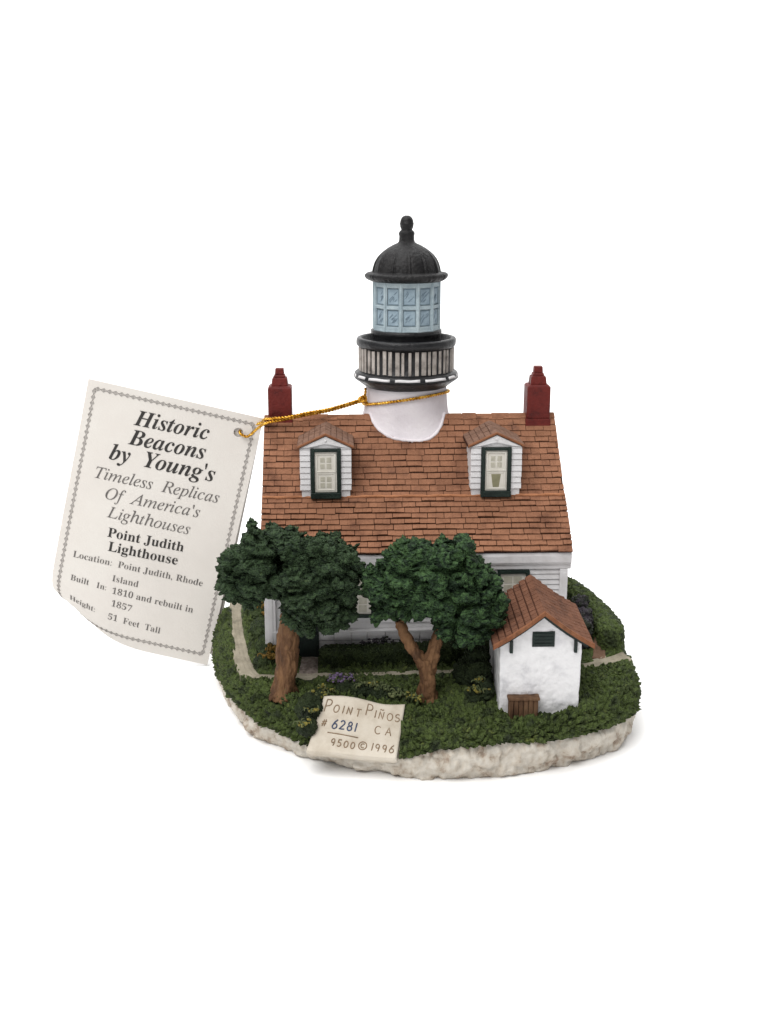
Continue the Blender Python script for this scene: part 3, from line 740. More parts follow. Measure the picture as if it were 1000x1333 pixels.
# crown outlines as seen from the front, (x, z) in cm
CROWN_L = [(-4.34, 7.36), (-3.84, 7.41), (-3.57, 7.33), (-3.3, 7.12), (-2.64, 7.0), (-1.97, 6.78), (-1.26, 6.71), (-0.94, 6.54), (-0.71, 6.25), (-0.78, 6.08), (-0.6, 5.92), (-0.72, 5.38), (-0.88, 4.96), (-0.79, 4.56), (-0.84, 4.19), (-1.36, 3.92), (-1.97, 3.77), (-2.49, 3.84), (-2.86, 3.89), (-3.2, 4.37), (-3.36, 4.79), (-3.8, 4.66), (-4.88, 4.71), (-4.88, 5.26), (-5.17, 5.62), (-5.13, 5.92), (-4.81, 6.38), (-4.25, 6.83), (-4.35, 7.19)]
CROWN_R = [(0.43, 6.87), (0.75, 6.92), (1.03, 6.82), (1.14, 6.61), (1.44, 6.61), (1.9, 6.77), (2.26, 6.92), (2.6, 6.82), (2.9, 6.61), (2.84, 6.39), (3.12, 6.13), (3.13, 5.98), (3.55, 5.59), (3.68, 5.18), (3.64, 4.64), (3.59, 4.14), (3.34, 3.74), (3.14, 3.42), (2.37, 3.37), (1.85, 3.44), (1.47, 3.87), (1.4, 4.29), (1.12, 4.24), (0.77, 4.29), (0.35, 4.14), (-0.26, 4.12), (-0.49, 4.24), (-0.37, 4.47), (-0.42, 4.79), (-0.72, 4.91), (-0.93, 5.06), (-0.71, 5.91), (-0.41, 5.86), (-0.37, 6.17), (-0.07, 6.39), (0.25, 6.56)]
TL = empty('tree', (-3.1, -2.2, 1.75), FIG, label='wide leaning tree with one thick trunk')
mb = MB()
trunk(mb, [(-3.16, -2.2, 1.6), (-3.10, -2.2, 2.1), (-3.02, -2.18, 2.7), (-2.98, -2.1, 3.3), (-2.9, -2.0, 4.1), (-2.6, -1.9, 4.8)], [0.42, 0.36, 0.33, 0.35, 0.33, 0.25])
for a in range(5):
    an = a * 1.25; mb.tube([(-3.1 + 0.25 * math.cos(an), -2.2 + 0.25 * math.sin(an), 2.1), (-3.13 + 0.46 * math.cos(an), -2.2 + 0.46 * math.sin(an), 1.65)], [0.1, 0.07], 8)
bark(mb, TL, 3); crown(CROWN_L, -1.95, 1.25, 21, TL, M_crown)
TR = empty('tree', (1.33, -2.4, 1.75), FIG, label='round-headed tree with a forked trunk')
mb = MB()
trunk(mb, [(1.33, -2.42, 1.55), (1.35, -2.42, 2.2), (1.32, -2.4, 2.75), (1.30, -2.38, 3.05)], [0.33, 0.26, 0.27, 0.30])
trunk(mb, [(1.28, -2.38, 2.7), (1.0, -2.36, 3.15), (0.72, -2.3, 3.6), (0.45, -2.2, 4.2)], [0.24, 0.2, 0.18, 0.15])
trunk(mb, [(1.36, -2.38, 2.7), (1.52, -2.36, 3.15), (1.62, -2.3, 3.6), (1.8, -2.2, 4.3)], [0.25, 0.22, 0.2, 0.16])
for a in range(5):
    an = a * 1.25 + 0.4; mb.tube([(1.33 + 0.18 * math.cos(an), -2.42 + 0.18 * math.sin(an), 2.05), (1.33 + 0.36 * math.cos(an), -2.42 + 0.36 * math.sin(an), 1.65)], [0.09, 0.06], 8)
bark(mb, TR, 8); crown(CROWN_R, -2.15, 1.15, 33, TR, M_crown2, [(-0.55, -1.7, 5.55, .33), (-0.45, -1.7, 5.2, .3), (-0.15, -1.8, 5.6, .4), (-0.1, -1.9, 5.0, .4), (-0.2, -1.9, 4.45, .2)])

# ------------------------------------------------------------------ hedges, bushes and flowers
def blob_bush(name, balls, m, seed, amp=0.09, cell=0.16, voxel=0.04, parent=FIG, label=None):
    mb = MB()
    for (x, y, z, r, sx, sy, sz) in balls: mb.ball((x, y, z), r, 12, 0, (sx, sy, sz))
    v, nn, f = remesh(mb, voxel); v = leafy(v, nn, amp, cell, seed, fine=0.5); v = v + nn * (0.025 * fbm(v * 9, seed))[:, None]
    return link(name, v, f, m, parent, True, label=label)
def box_hedge(name, pts, hw, h, m, seed, amp=0.08, cell=0.13):
    mb = MB(); rnd = random.Random(seed); P = resample([(x, y, hw) for x, y in pts], 0.14)
    for q in P:
        z = G(q[1]); r = hw * rnd.uniform(0.92, 1.05)
        for k in np.arange(z - 0.1, z + h - r * 0.55, 0.14): mb.ball((q[0] + rnd.uniform(-.03, .03), q[1], k), r, 10, 0, (1, 1, 0.75))
        mb.ball((q[0], q[1], z + h - r * 0.62 + rnd.uniform(-.02, .03)), r, 10, 0, (1, 1, 0.62))
    v, nn, f = remesh(mb, 0.04); v = leafy(v, nn, amp, cell, seed, fine=0.45)
    return link(name, v, f, m, FIG, True)
box_hedge('box_hedge', [(-1.78, -0.55), (0.0, -0.48), (1.4, -0.42)], 0.34, 0.58, M_hedge, 51)
box_hedge('box_hedge', [(1.5, -0.40), (3.2, -0.3)], 0.36, 0.66, M_hedge, 52)
box_hedge('rim_hedge', [(7.55, 0.55), (7.55, 1.6), (7.3, 3.0), (6.95, 4.6), (6.3, 5.8)], 0.42, 0.72, M_lawn, 53)
blob_bush('mauve_bush', [(6.65, 1.1, 2.6, .4, 1, 1, 1), (6.85, 1.9, 2.65, .42, 1, 1, 1), (6.55, 0.4, 2.45, .32, 1, 1, 1), (6.9, 2.8, 2.8, .4, 1, 1, 1)], M_mauve, 54)
blob_bush('garden_bush', [(-3.75, 0.3, 2.3, .5, 1, 1.4, .8), (-4.1, 1.5, 2.4, .5, 1, 1.6, .8), (-3.85, -0.6, 2.15, .38, 1, 1, .9), (-4.35, 3.0, 2.4, .45, 1, 1.6, .9)], M_hedge, 55)
blob_bush('dark_bush', [(2.95, -1.9, 2.2, .5, .9, .9, 1.3), (2.6, -1.6, 2.1, .45, 1, 1, 1.3), (3.1, -2.5, 1.95, .38, .8, 1, 1.1), (2.75, -2.6, 1.8, .3, 1, 1, .9), (2.9, -1.6, 2.75, .4, 1, 1, 1)], M_darkbush, 56)
blob_bush('low_bush', [(-2.25, -3.2, 1.75, .42, 1, 1, 1.1), (-1.95, -2.75, 1.8, .3, 1, 1, 1), (-2.3, -3.8, 1.4, .3, 1, 1, 1)], M_darkbush, 57, cell=0.13)
blob_bush('low_bush', [(-0.7, -2.35, 1.9, .3, 1.2, 1, 1), (-0.2, -2.5, 1.88, .32, 1.2, 1, 1), (0.3, -2.6, 1.85, .28, 1.2, 1, 1), (-1.2, -2.3, 1.9, .28, 1.2, 1, 1)], M_darkbush, 58, cell=0.13)

def flowers(spots, m, leaf, seed, name='flower_cluster', stems=True, label=None, size=0.055):
    """spots: (x, y, z, spread, count); looping stems carry small petals."""
    rnd = random.Random(seed); s = MB()
    petals = MB()
    for (x, y, z, sp, n) in spots:
        for i in range(n):
            a = rnd.uniform(0, 2 * PI); r = sp * math.sqrt(rnd.random()); px, py = x + r * math.cos(a), y + r * 0.7 * math.sin(a); pz = z + rnd.uniform(-0.1, 0.12) * (1.2 - r / sp) + 0.04
            if stems:
                b = rnd.uniform(0, 2 * PI); h = rnd.uniform(0.10, 0.2); pts = []
                for k in range(9):
                    q = k / 8; pts.append((px + 0.16 * math.cos(b) * q + 0.03 * math.sin(q * 6), py + 0.12 * math.sin(b) * q - 0.05 * q, pz - 0.08 + h * math.sin(q * PI * 0.85)))
                s.tube(pts, [0.026 * (1 - 0.4 * k / 8) for k in range(9)], 6)
            for k in range(rnd.randint(1, 3)):
                petals.ball((px + rnd.uniform(-.07, .07), py + rnd.uniform(-.07, .05), pz + rnd.uniform(-.05, .07)), size * rnd.uniform(0.6, 1.1), 8, 0, (rnd.uniform(.7, 1.4), 1, rnd.uniform(.6, 1.1)))
    if stems:
        o = s.build(name, leaf, FIG, True, label=label); petals.build('petals', m, o, True)
    else: o = petals.build(name, m, FIG, True, label=label)
    return o
flowers([(-1.45, -1.95, 2.12, .28, 34), (-1.0, -1.85, 2.08, .14, 8)], M_purple, M_leafgrey, 1, label='purple flower cluster')
flowers([(-0.45, -0.25, 2.62, .3, 16), (0.1, -0.2, 2.62, .35, 16), (0.55, -0.2, 2.6, .2, 8)], M_mauve, M_leafgrey, 2, stems=False, label='mauve flower cluster on the hedge')
flowers([(-2.15, -3.5, 1.8, .24, 12), (-2.0, -2.9, 2.0, .26, 12), (-2.35, -3.9, 1.55, .2, 7)], M_yellow, M_leafgrey, 3, label='yellow flowers with looping stems')
flowers([(-0.55, -2.45, 2.12, .24, 12), (-0.1, -2.6, 2.1, .3, 12), (0.35, -2.8, 2.0, .24, 10)], M_leafgrey, M_leafgrey, 4, label='grey-green leafy flower cluster', size=0.05)
flowers([(-0.3, -2.6, 2.2, .12, 6), (-1.75, -2.55, 2.02, .25, 9)], M_yellow, M_leafgrey, 5, label='yellow flower cluster', size=0.045)
flowers([(0.95, -2.85, 1.85, .2, 10), (0.75, -2.75, 1.9, .14, 5)], M_yellow, M_leafgrey, 6, label='yellow flower cluster', size=0.045)
flowers([(2.95, -2.55, 2.35, .16, 7), (2.75, -2.75, 2.1, .18, 9), (3.1, -2.75, 2.05, .12, 5)], M_yellow, M_leafgrey, 7, label='yellow flower cluster beside the shed', size=0.045)
flowers([(-3.7, -0.85, 2.45, .2, 10), (-3.6, -0.6, 2.6, .18, 8)], M_ochre, M_ochre, 8, label='ochre flowers beside the cottage corner', size=0.05)
flowers([(-4.4, 3.0, 2.75, .4, 16), (-4.0, 2.2, 2.7, .3, 8)], M_ochre, M_ochre, 9, label='ochre shrub behind the path', size=0.06)

# ------------------------------------------------------------------ the shed
SZ = 1.5
def shed():
    SY = Matrix.Translation((4.68, -3.3, 0)) @ Matrix.Rotation(math.radians(1.5), 4, 'Z') @ Matrix.Translation((-4.68, 3.3, 0))
    y0, y1 = -3.3, -0.55; xl, xr, xc = 3.49, 5.86, 4.72; ze, za = 3.86, 4.72; up = 0.16
    mb = MB(SY); n = 60; zs = [1.35, 2.0, 2.6, 3.2, ze]
    # walls as a fine skin so the plaster can be uneven
    ring = []
    for i in range(n): ring.append((xl + (xr - xl) * i / n, y0, 0))
    for i in range(n): ring.append((xr, y0 + (y1 - y0) * i / n, 1))
    for i in range(n): ring.append((xr - (xr - xl) * i / n, y1, 2))
    for i in range(n): ring.append((xl, y1 - (y1 - y0) * i / n, 3))
    K = len(ring); rows = 64; V = []
    for j in range(rows):
        t = j / (rows - 1)
        for (x, y, sd) in ring:
            f = (y - y0) / (y1 - y0); top = (ze if sd in (1, 3) else ze + (za - ze) * (1 - abs(x - xc) / (xr - xc if x > xc else xc - xl))) + up * f
            V.append((x + (x - xc) * 0.03 * t, y - 0.02 * t * (1 - f), 1.3 + (top - 1.3) * t))
    V = np.array(V); c = np.array([xc, (y0 + y1) / 2, 0]); nd = V - c; nd[:, 2] = 0; nd /= np.linalg.norm(nd, axis=1)[:, None]
    rel = 0.020 * fbm(V * 3.0, 3) + 0.013 * fbm(V * 8.0, 8, 2)
    V = V + nd * rel[:, None]
    fs = grid_faces(rows, K, True); 
    mb.add(V.tolist(), fs)
    so = mb.build('shed', M_stucco, FIG, True)
    # roof: two shingled slopes overhanging the gable
    r = MB(SY); rnd = random.Random(4); ya, yb = y0 - 0.22, y1 + 0.1
    for sg in (-1, 1):
        xe = xc + sg * (1.52 if sg > 0 else 1.5); rz0, rz1 = za + 0.20, za + 0.20 + up; drop = 1.05
        def S(u, v, h):                      # u 0 ridge .. 1 eave, v 0 front .. 1 back
            sag = -0.05 * math.sin(u * PI)
            return (xc + (xe - xc) * u - 0.10 * v * (1 - u) * 0 , ya + (yb - ya) * v, rz0 + (rz1 - rz0) * v - drop * u + h + sag)
        nu, nv = 8, 12
        for i in range(nu):
            off = 0.5 / nv if i % 2 else 0
            for j in range(-1, nv):
                v0, v1 = max(0.0, j / nv + off), min(1.0, (j + 1) / nv + off - 0.006)
                if v1 - v0 < 0.01: continue
                u0, u1 = i / nu, (i + 1) / nu - 0.012; th = 0.05 + rnd.uniform(-0.01, 0.01)
                p = [S(u0, v0, -0.06), S(u1, v0, -0.06), S(u1, v1, -0.06), S(u0, v1, -0.06), S(u0, v0, 0.012), S(u1, v0, th), S(u1, v1, th), S(u0, v1, 0.012)]
                if sg < 0: p = [p[1], p[0], p[3], p[2], p[5], p[4], p[7], p[6]]
                r.hexa(p, 0)
        for i in range(nu):                  # dark sheet beneath and the orange front edge
            u0, u1 = i / nu, (i + 1) / nu
            p = [S(u0, 0.012, -0.10), S(u1, 0.012, -0.10), S(u1, 0.995, -0.10), S(u0, 0.995, -0.10), S(u0, 0.012, -0.02), S(u1, 0.012, -0.02), S(u1, 0.995, -0.02), S(u0, 0.995, -0.02)]
            if sg < 0: p = [p[1], p[0], p[3], p[2], p[5], p[4], p[7], p[6]]
            r.hexa(p, 1)
            j0, j1 = rnd.uniform(-0.012, 0.012), rnd.uniform(-0.012, 0.012)
            p = [S(u0, -0.018, -0.09), S(u1, -0.018, -0.09), S(u1, 0.011, -0.09), S(u0, 0.011, -0.09), S(u0, -0.018, 0.055 + j0), S(u1, -0.018, 0.055 + j1), S(u1, 0.011, 0.06), S(u0, 0.011, 0.06)]
            if sg < 0: p = [p[1], p[0], p[3], p[2], p[5], p[4], p[7], p[6]]
            r.hexa(p, 2)
    r.build('shed_roof', [M_shedroof, M_groove, M_orange], so, bevel=0.012)
    tr = MB(SY)
    for sg in (-1, 1):
        xe = xc + sg * 1.34
        def T(u, yy, h): return (xc + (xe - xc) * u, yy, za + 0.09 - 0.94 * u - 0.05 * math.sin(u * PI) + h)
        for i in range(6):
            u0, u1 = i / 6, (i + 1) / 6
            p = [T(u0, y0 - 0.10, -0.10), T(u1, y0 - 0.10, -0.10), T(u1, y0 + 0.05, -0.10), T(u0, y0 + 0.05, -0.10), T(u0, y0 - 0.10, 0.03), T(u1, y0 - 0.10, 0.03), T(u1, y0 + 0.05, 0.03), T(u0, y0 + 0.05, 0.03)]
            if sg < 0: p = [p[1], p[0], p[3], p[2], p[5], p[4], p[7], p[6]]
            tr.hexa(p)
    tr.build('gable_trim', M_green, so)
    for xb in (3.78, 5.70):
        b = MB(SY); b.box(xb - 0.05, xb + 0.05, y0 - 0.11, y0 + 0.05, 3.60, 4.0); b.build('bracket', M_green, so, bevel=0.02)
    v = MB(SY); v.box(4.40, 5.07, y0 - 0.05, y0 + 0.05, 3.78, 4.26)
    for k in range(4): v.box(4.46, 5.01, y0 - 0.075, y0 - 0.045, 3.83 + k * 0.105, 3.90 + k * 0.105)
    v.build('vent', M_green, so, bevel=0.03)
    c = MB(SY)
    for k in range(6):
        xa = 3.74 + k * 0.148; c.box(xa, xa + 0.138, y0 - 0.26 + rnd.uniform(0, 0.012), y0 + 0.05, 1.45, 2.14)
    c.box(3.70, 4.66, y0 - 0.29, y0 + 0.05, 2.145, 2.25)
    c.build('wooden_crate', M_wood, so, bevel=0.025)
shed()

# ------------------------------------------------------------------ the parchment plaque
PQ = [Vector(p) for p in PQ_C]
def PS(u, v, h=0.0):
    a = PQ[0].lerp(PQ[1], u); b = PQ[3].lerp(PQ[2], u); p = a.lerp(b, v)
    n = ((PQ[1] - PQ[0]).cross(PQ[0] - PQ[3])).normalized()
    w = 0.07 * math.sin(u * 5.2 + 0.6) * (1 - 0.4 * v) - 0.05 * math.sin(v * PI) + 0.10 * max(0, 0.14 - v) ** 1 * math.cos(u * 4)
    top = (PQ[0] - PQ[3]).normalized() * (0.06 * math.sin(u * 5.5 + 0.3) * (1 - v))
    return p + n * (w + h + 0.06) + top
def plaque():
    nu, nv = 40, 26; V = []; B = []
    for j in range(nv):
        for i in range(nu):
            u, v = i / (nu - 1), j / (nv - 1)
            V.append(tuple(PS(u, v))); B.append(tuple(PS(u, v, -0.13 - 0.22 * v if 0 < i < nu - 1 and j > 0 else -0.09 - 0.2 * v)))
    V = np.array(V); V[:, 2] += 0.012 * fbm(V * 2.5, 4)
    o = len(V); fs = [f[::-1] for f in grid_faces(nv, nu, False)] + [tuple(i + o for i in f) for f in grid_faces(nv, nu, False)]
    ring = [i for i in range(nu)] + [j * nu + nu - 1 for j in range(1, nv)] + [(nv - 1) * nu + i for i in range(nu - 2, -1, -1)] + [j * nu for j in range(nv - 2, 0, -1)]
    fs += [(ring[i], ring[(i + 1) % len(ring)], ring[(i + 1) % len(ring)] + o, ring[i] + o) for i in range(len(ring))]
    return link('plaque', np.concatenate([V, np.array(B)]), fs, M_parch, FIG, True)
PLQ = plaque()
def arc(cx, cy, rx, ry, a0, a1, n=12):
    return [(cx + rx * math.cos(math.radians(a0 + (a1 - a0) * i / n)), cy + ry * math.sin(math.radians(a0 + (a1 - a0) * i / n))) for i in range(n + 1)]
GL = {
    'P': [[(0, 0), (0.02, 1)], [(0.02, 1)] + arc(0.25, 0.74, 0.28, 0.26, 90, -90) + [(0.02, 0.46)]],
    'O': [arc(0.33, 0.42, 0.33, 0.42, 60, 425, 18)], 'I': [[(0.08, 0), (0.1, 0.85)]], 'N': [[(0, 0), (0.04, 0.85), (0.5, 0.02), (0.55, 0.87)]],
    'T': [[(0.3, 0), (0.31, 0.85)], [(0, 0.83), (0.62, 0.88)]], '~': [[(0, 1.02), (0.12, 1.12), (0.3, 1.04), (0.46, 1.14)]],
    'S': [arc(0.25, 0.63, 0.24, 0.2, 40, 270, 10) + arc(0.25, 0.21, 0.26, 0.22, 90, -150, 10)], 'C': [arc(0.35, 0.42, 0.35, 0.42, 50, 315, 14)],
    'A': [[(0, 0), (0.3, 0.88), (0.62, 0)], [(0.12, 0.32), (0.5, 0.34)]], '#': [[(0.15, 0), (0.25, 0.8)], [(0.42, 0), (0.5, 0.8)], [(0, 0.27), (0.6, 0.3)], [(0.04, 0.54), (0.64, 0.57)]],
    '6': [[(0.46, 0.9), (0.2, 0.66), (0.04, 0.3)] + arc(0.27, 0.25, 0.24, 0.25, 170, 520, 14)], '2': [arc(0.25, 0.64, 0.22, 0.24, 160, -20, 9) + [(0.02, 0.02), (0.56, 0.06)]],
    '8': [arc(0.27, 0.66, 0.18, 0.2, 60, 270, 9) + arc(0.27, 0.23, 0.23, 0.23, 90, -270, 14) + arc(0.27, 0.66, 0.18, 0.2, -90, 60, 8)], '1': [[(0.1, 0), (0.14, 0.88)]],
    '9': [arc(0.25, 0.6, 0.2, 0.24, 10, 370, 14) + [(0.44, 0.3), (0.36, 0)]], '5': [[(0.46, 0.85), (0.1, 0.83), (0.06, 0.5)] + arc(0.22, 0.26, 0.24, 0.25, 110, -140, 10)],
    '0': [arc(0.25, 0.4, 0.24, 0.4, 80, 440, 14)], 'c': [arc(0.45, 0.42, 0.5, 0.5, 0, 360, 22), arc(0.47, 0.42, 0.24, 0.26, 50, 310, 10)], '_': [[(0, 0), (1, 0)]],
}
PW, PH = 2.5, 1.75
def write(name, runs, m, rad):
    mb = MB()
    for (txt, u0, v0, h, adv, slope) in runs:      # baseline start (u, v), glyph height and advance in cm
        x = 0.0
        for ch in txt:
            if ch == '~': x -= adv * 0.98
            if ch != ' ':
                for st in GL[ch]:
                    pts = []; dense = []
                    for (a, b) in zip(st[:-1], st[1:]):
                        for q in range(3): dense.append((a[0] + (b[0] - a[0]) * q / 3, a[1] + (b[1] - a[1]) * q / 3))
                    dense.append(st[-1])
                    for (gx, gy) in dense:
                        X = x + gx * h * (0.9 if ch != '_' else 1.0 * adv / h); pts.append(PS(u0 + X / PW, v0 - (gy * h - slope * X) / PH, 0.006))
                    mb.tube(pts, rad, 6)
            x += adv * (0.55 if ch in 'I1' else 1.0)
    return mb.build(name, m, PLQ, True)
write('lettering', [('P', 0.055, 0.27, 0.36, 0.3, 0.06), ('OINT', 0.165, 0.285, 0.26, 0.265, 0.05), ('P', 0.555, 0.25, 0.35, 0.26, 0.05), ('IN~OS', 0.66, 0.265, 0.27, 0.245, 0.12),
                    ('#', 0.07, 0.53, 0.25, 0.3, 0.02), ('CA', 0.70, 0.55, 0.29, 0.32, 0.1), ('_', 0.17, 0.64, 0.2, 0.9, 0.06), ('9500', 0.24, 0.86, 0.25, 0.19, 0.05), ('c', 0.56, 0.86, 0.25, 0.2, 0.04), ('1996', 0.70, 0.87, 0.27, 0.20, 0.06)], M_brownink, 0.016)
write('serial_number', [('6281', 0.20, 0.565, 0.30, 0.22, 0.02)], M_blueink, 0.021)

# ------------------------------------------------------------------ the paper tag (a folded card standing on the table beside the base)
TTL, TTR, TBR = Vector((-10.13, 4.1, 10.62)), Vector((-4.17, 4.1, 9.23)), Vector((-6.48, 4.1, 0.05))
TW, TH = 6.12, 9.46
TU = (TTR - TTL).normalized(); TV = (TBR - TTR).normalized(); TN = Vector((0, -1, 0))
CB = Vector((0.0, 7.0)); CDN = Vector((-0.528, 0.85)); CR = 1.0
def TS(u, v, h=0.0):
    """point of the card face: u right, v down in cm; the lower left corner rolls away."""
    s = (u - CB[0]) * CDN[0] + (v - CB[1]) * CDN[1]; dep = 0.0; lift = h
    wob = 0.06 * math.sin(u * 0.55 + 0.3) * math.sin(v * 0.35) - 0.03 * math.sin(v * 0.9 + u * 0.2)
    if s > 0:
        a = s / CR; s2 = (CR - 0) * math.sin(a); dep = CR * (1 - math.cos(a))
        u += CDN[0] * (s2 - s); v += CDN[1] * (s2 - s)
        u += CDN[0] * h * math.sin(a); v += CDN[1] * h * math.sin(a); lift = h * math.cos(a)
    return TTL + TU * u + TV * v + TN * (lift - dep + wob)
def card(name, face, thick, nu=62, nv=94):
    V = []; B = []
    for j in range(nv):
        for i in range(nu):
            u, v = TW * i / (nu - 1), TH * j / (nv - 1)
            V.append(tuple(face(u, v, 0.0))); B.append(tuple(face(u, v, -thick)))
    o = len(V); fs = [f[::-1] for f in grid_faces(nv, nu, False)] + [tuple(i + o for i in f) for f in grid_faces(nv, nu, False)]
    ring = [i for i in range(nu)] + [j * nu + nu - 1 for j in range(1, nv)] + [(nv - 1) * nu + i for i in range(nu - 2, -1, -1)] + [j * nu for j in range(nv - 2, 0, -1)]
    fs += [(ring[i], ring[(i + 1) % len(ring)], ring[(i + 1) % len(ring)] + o, ring[i] + o) for i in range(len(ring))]
    return V + B, fs
HOLE = (5.38, 0.68)
V, F = card('paper_tag', TS, 0.035)
cut = MB(); hc = TS(*HOLE); cut.lathe([(0.165, -0.6), (0.165, 0.6)], (0, 0), 28)
cv = [(hc.x + p[0], hc.y + p[2], hc.z + p[1]) for p in cut.v]
def holed(V, F, cv, cf):
    a = bpy.data.meshes.new('a'); a.from_pydata([tuple(c * 1.0 for c in p) for p in V], [], F); oa = bpy.data.objects.new('a', a); COL.objects.link(oa)
    c = bpy.data.meshes.new('c'); c.from_pydata(cv, [], cf); oc = bpy.data.objects.new('c', c); COL.objects.link(oc)
    import bmesh
    for me in (a, c):
        bm = bmesh.new(); bm.from_mesh(me); bmesh.ops.recalc_face_normals(bm, faces=bm.faces); bm.to_mesh(me); bm.free()
    m = oa.modifiers.new('b', 'BOOLEAN'); m.operation = 'DIFFERENCE'; m.object = oc; m.solver = 'EXACT'
    ev = oa.evaluated_get(bpy.context.evaluated_depsgraph_get()); m2 = ev.to_mesh()
    v = [tuple(q.co) for q in m2.vertices]; f = [tuple(p.vertices) for p in m2.polygons]
    ev.to_mesh_clear(); bpy.data.objects.remove(oa); bpy.data.objects.remove(oc)
    return v, f
V, F = holed(V, F, cv, cut.f)
TAG = link('paper_tag', V, F, M_paper, None, False)
TAG['label'] = 'cream printed paper tag with a curled corner, tied on by gold string'; TAG['category'] = 'tag'
def back_face(u, v, h=0.0):
    q = TS(u, v, h); p = Vector((q.x, 0, q.z)) - Vector((TTR.x, 0, TTR.z)); a = math.radians(-1.7)
    return Vector((TTR.x - 0.03 + p.x * math.cos(a) + p.z * math.sin(a), q.y + 0.10 + 0.012 * v, TTR.z - 0.04 - p.x * math.sin(a) + p.z * math.cos(a) * 0.95 - 0.02))
V, F = card('back_leaf', back_face, 0.03, 40, 60)
link('back_leaf', V, F, M_paper, TAG, False)

def serif(s, bold, ital):
    up, lo = {(1, 1): (0x1D468, 0x1D482), (0, 1): (0x1D434, 0x1D44E), (1, 0): (0x1D400, 0x1D41A)}[(bold, ital)]
    o = ''
    for c in s:
        if 'A' <= c <= 'Z': o += chr(up + ord(c) - 65)
        elif c == 'h' and lo == 0x1D44E: o += '\u210e'
        elif 'a' <= c <= 'z': o += chr(lo + ord(c) - 97)
        elif '0' <= c <= '9': o += chr(0x1D7CE + ord(c) - 48)
        else: o += c
    return o
def print_line(txt, u0, v0, u1, v1, bold, ital, m, thin=0.0, nudge=0.0):
    cu = bpy.data.curves.new('line', 'FONT'); cu.body = serif(txt, bold, ital); cu.offset = thin; cu.resolution_u = 3
    o = bpy.data.objects.new('line', cu); COL.objects.link(o)
    bpy.context.view_layer.update()
    ev = o.evaluated_get(bpy.context.evaluated_depsgraph_get()); me = ev.to_mesh()
    P = [tuple(q.co) for q in me.vertices]; F = [tuple(p.vertices) for p in me.polygons]; ev.to_mesh_clear(); bpy.data.objects.remove(o)
    xs = [p[0] for p in P]; x0, x1 = min(xs), max(xs); k = (u1 - u0) / (x1 - x0)
    ky = k
    return [TS(u0 + (p[0] - x0) * k, v0 + (v1 - v0) * (p[0] - x0) / (x1 - x0) - p[1] * ky + nudge, 0.012) for p in P], F
def print_block(name, lines, m, thin=0.0):
    mb = MB()
    for (txt, u0, v0, u1, v1, b, i) in lines:
        P, F = print_line(txt, u0, v0, u1, v1, b, i, m, thin); mb.add(P, F)
    mb.build(name, m, TAG)
print_block('bold_title', [('Historic', 1.80, 1.23, 4.41, 1.18, 1, 1), ('Beacons', 1.74, 1.94, 4.43, 1.88, 1, 1), ("by  Young's", 1.19, 2.61, 4.91, 2.60, 1, 1)], M_ink)
print_block('italic_subtitle', [('Timeless  Replicas', 0.84, 3.38, 5.23, 3.32, 0, 1), ("Of  America's", 1.33, 4.04, 4.68, 3.99, 0, 1), ('Lighthouses', 1.52, 4.69, 4.47, 4.68, 0, 1)], M_midink)
print_block('bold_name', [('Point Judith', 1.67, 5.40, 4.39, 5.36, 1, 0), ('Lighthouse', 1.78, 5.92, 4.28, 5.9, 1, 0)], M_ink)
print_block('printed_details', [('Location:  Point Judith, Rhode', 0.61, 6.44, 5.31, 6.51, 1, 0), ('Island', 2.13, 7.03, 3.08, 7.06, 1, 0), ('Built   In:', 0.67, 7.33, 1.98, 7.44, 1, 0), ('1810 and rebuilt in', 2.21, 7.51, 5.18, 7.59, 1, 0),
                               ('1857', 2.27, 7.99, 3.02, 8.05, 1, 0), ('Height:', 0.73, 8.17, 1.73, 8.38, 1, 0), ('51  Feet  Tall', 2.24, 8.52, 4.18, 8.65, 1, 0)], M_midink, -0.0075)
def border():
    mb = MB(); u0, u1, v0, v1 = 0.27, 5.86, 0.28, 9.08
    per = [(u0, v0, u1, v0), (u1, v0, u1, v1), (u1, v1, u0, v1), (u0, v1, u0, v0)]
    for (a, b, c, d) in per:
        L = math.hypot(c - a, d - b); k = int(round(L / 0.21)); n = k * 12; tx, ty = (c - a) / L, (d - b) / L
        for ph in (0, PI):
            pts = []
            for i in range(n + 1):
                s = L * i / n; w = 2 * PI * k * i / n
                o = 0.075 * math.sin(w / 2 + ph / 2) if False else 0.07 * math.sin(w / 2 + ph); s2 = s + 0.03 * math.sin(w)
                pts.append(TS(a + tx * s2 - ty * o, b + ty * s2 + tx * o, 0.008))
            mb.tube(pts, 0.0095, 5)
        for i in range(k):                                   # the little eye of every loop
            s = L * (i + 0.5) / k; cu_, cv_ = a + tx * s, b + ty * s
            pts = [TS(cu_ + 0.028 * math.cos(q * PI / 4), cv_ + 0.028 * math.sin(q * PI / 4), 0.008) for q in range(9)]
            mb.tube(pts, 0.008, 5)
    mb.build('chain_border', M_greyink, TAG, True)
border()

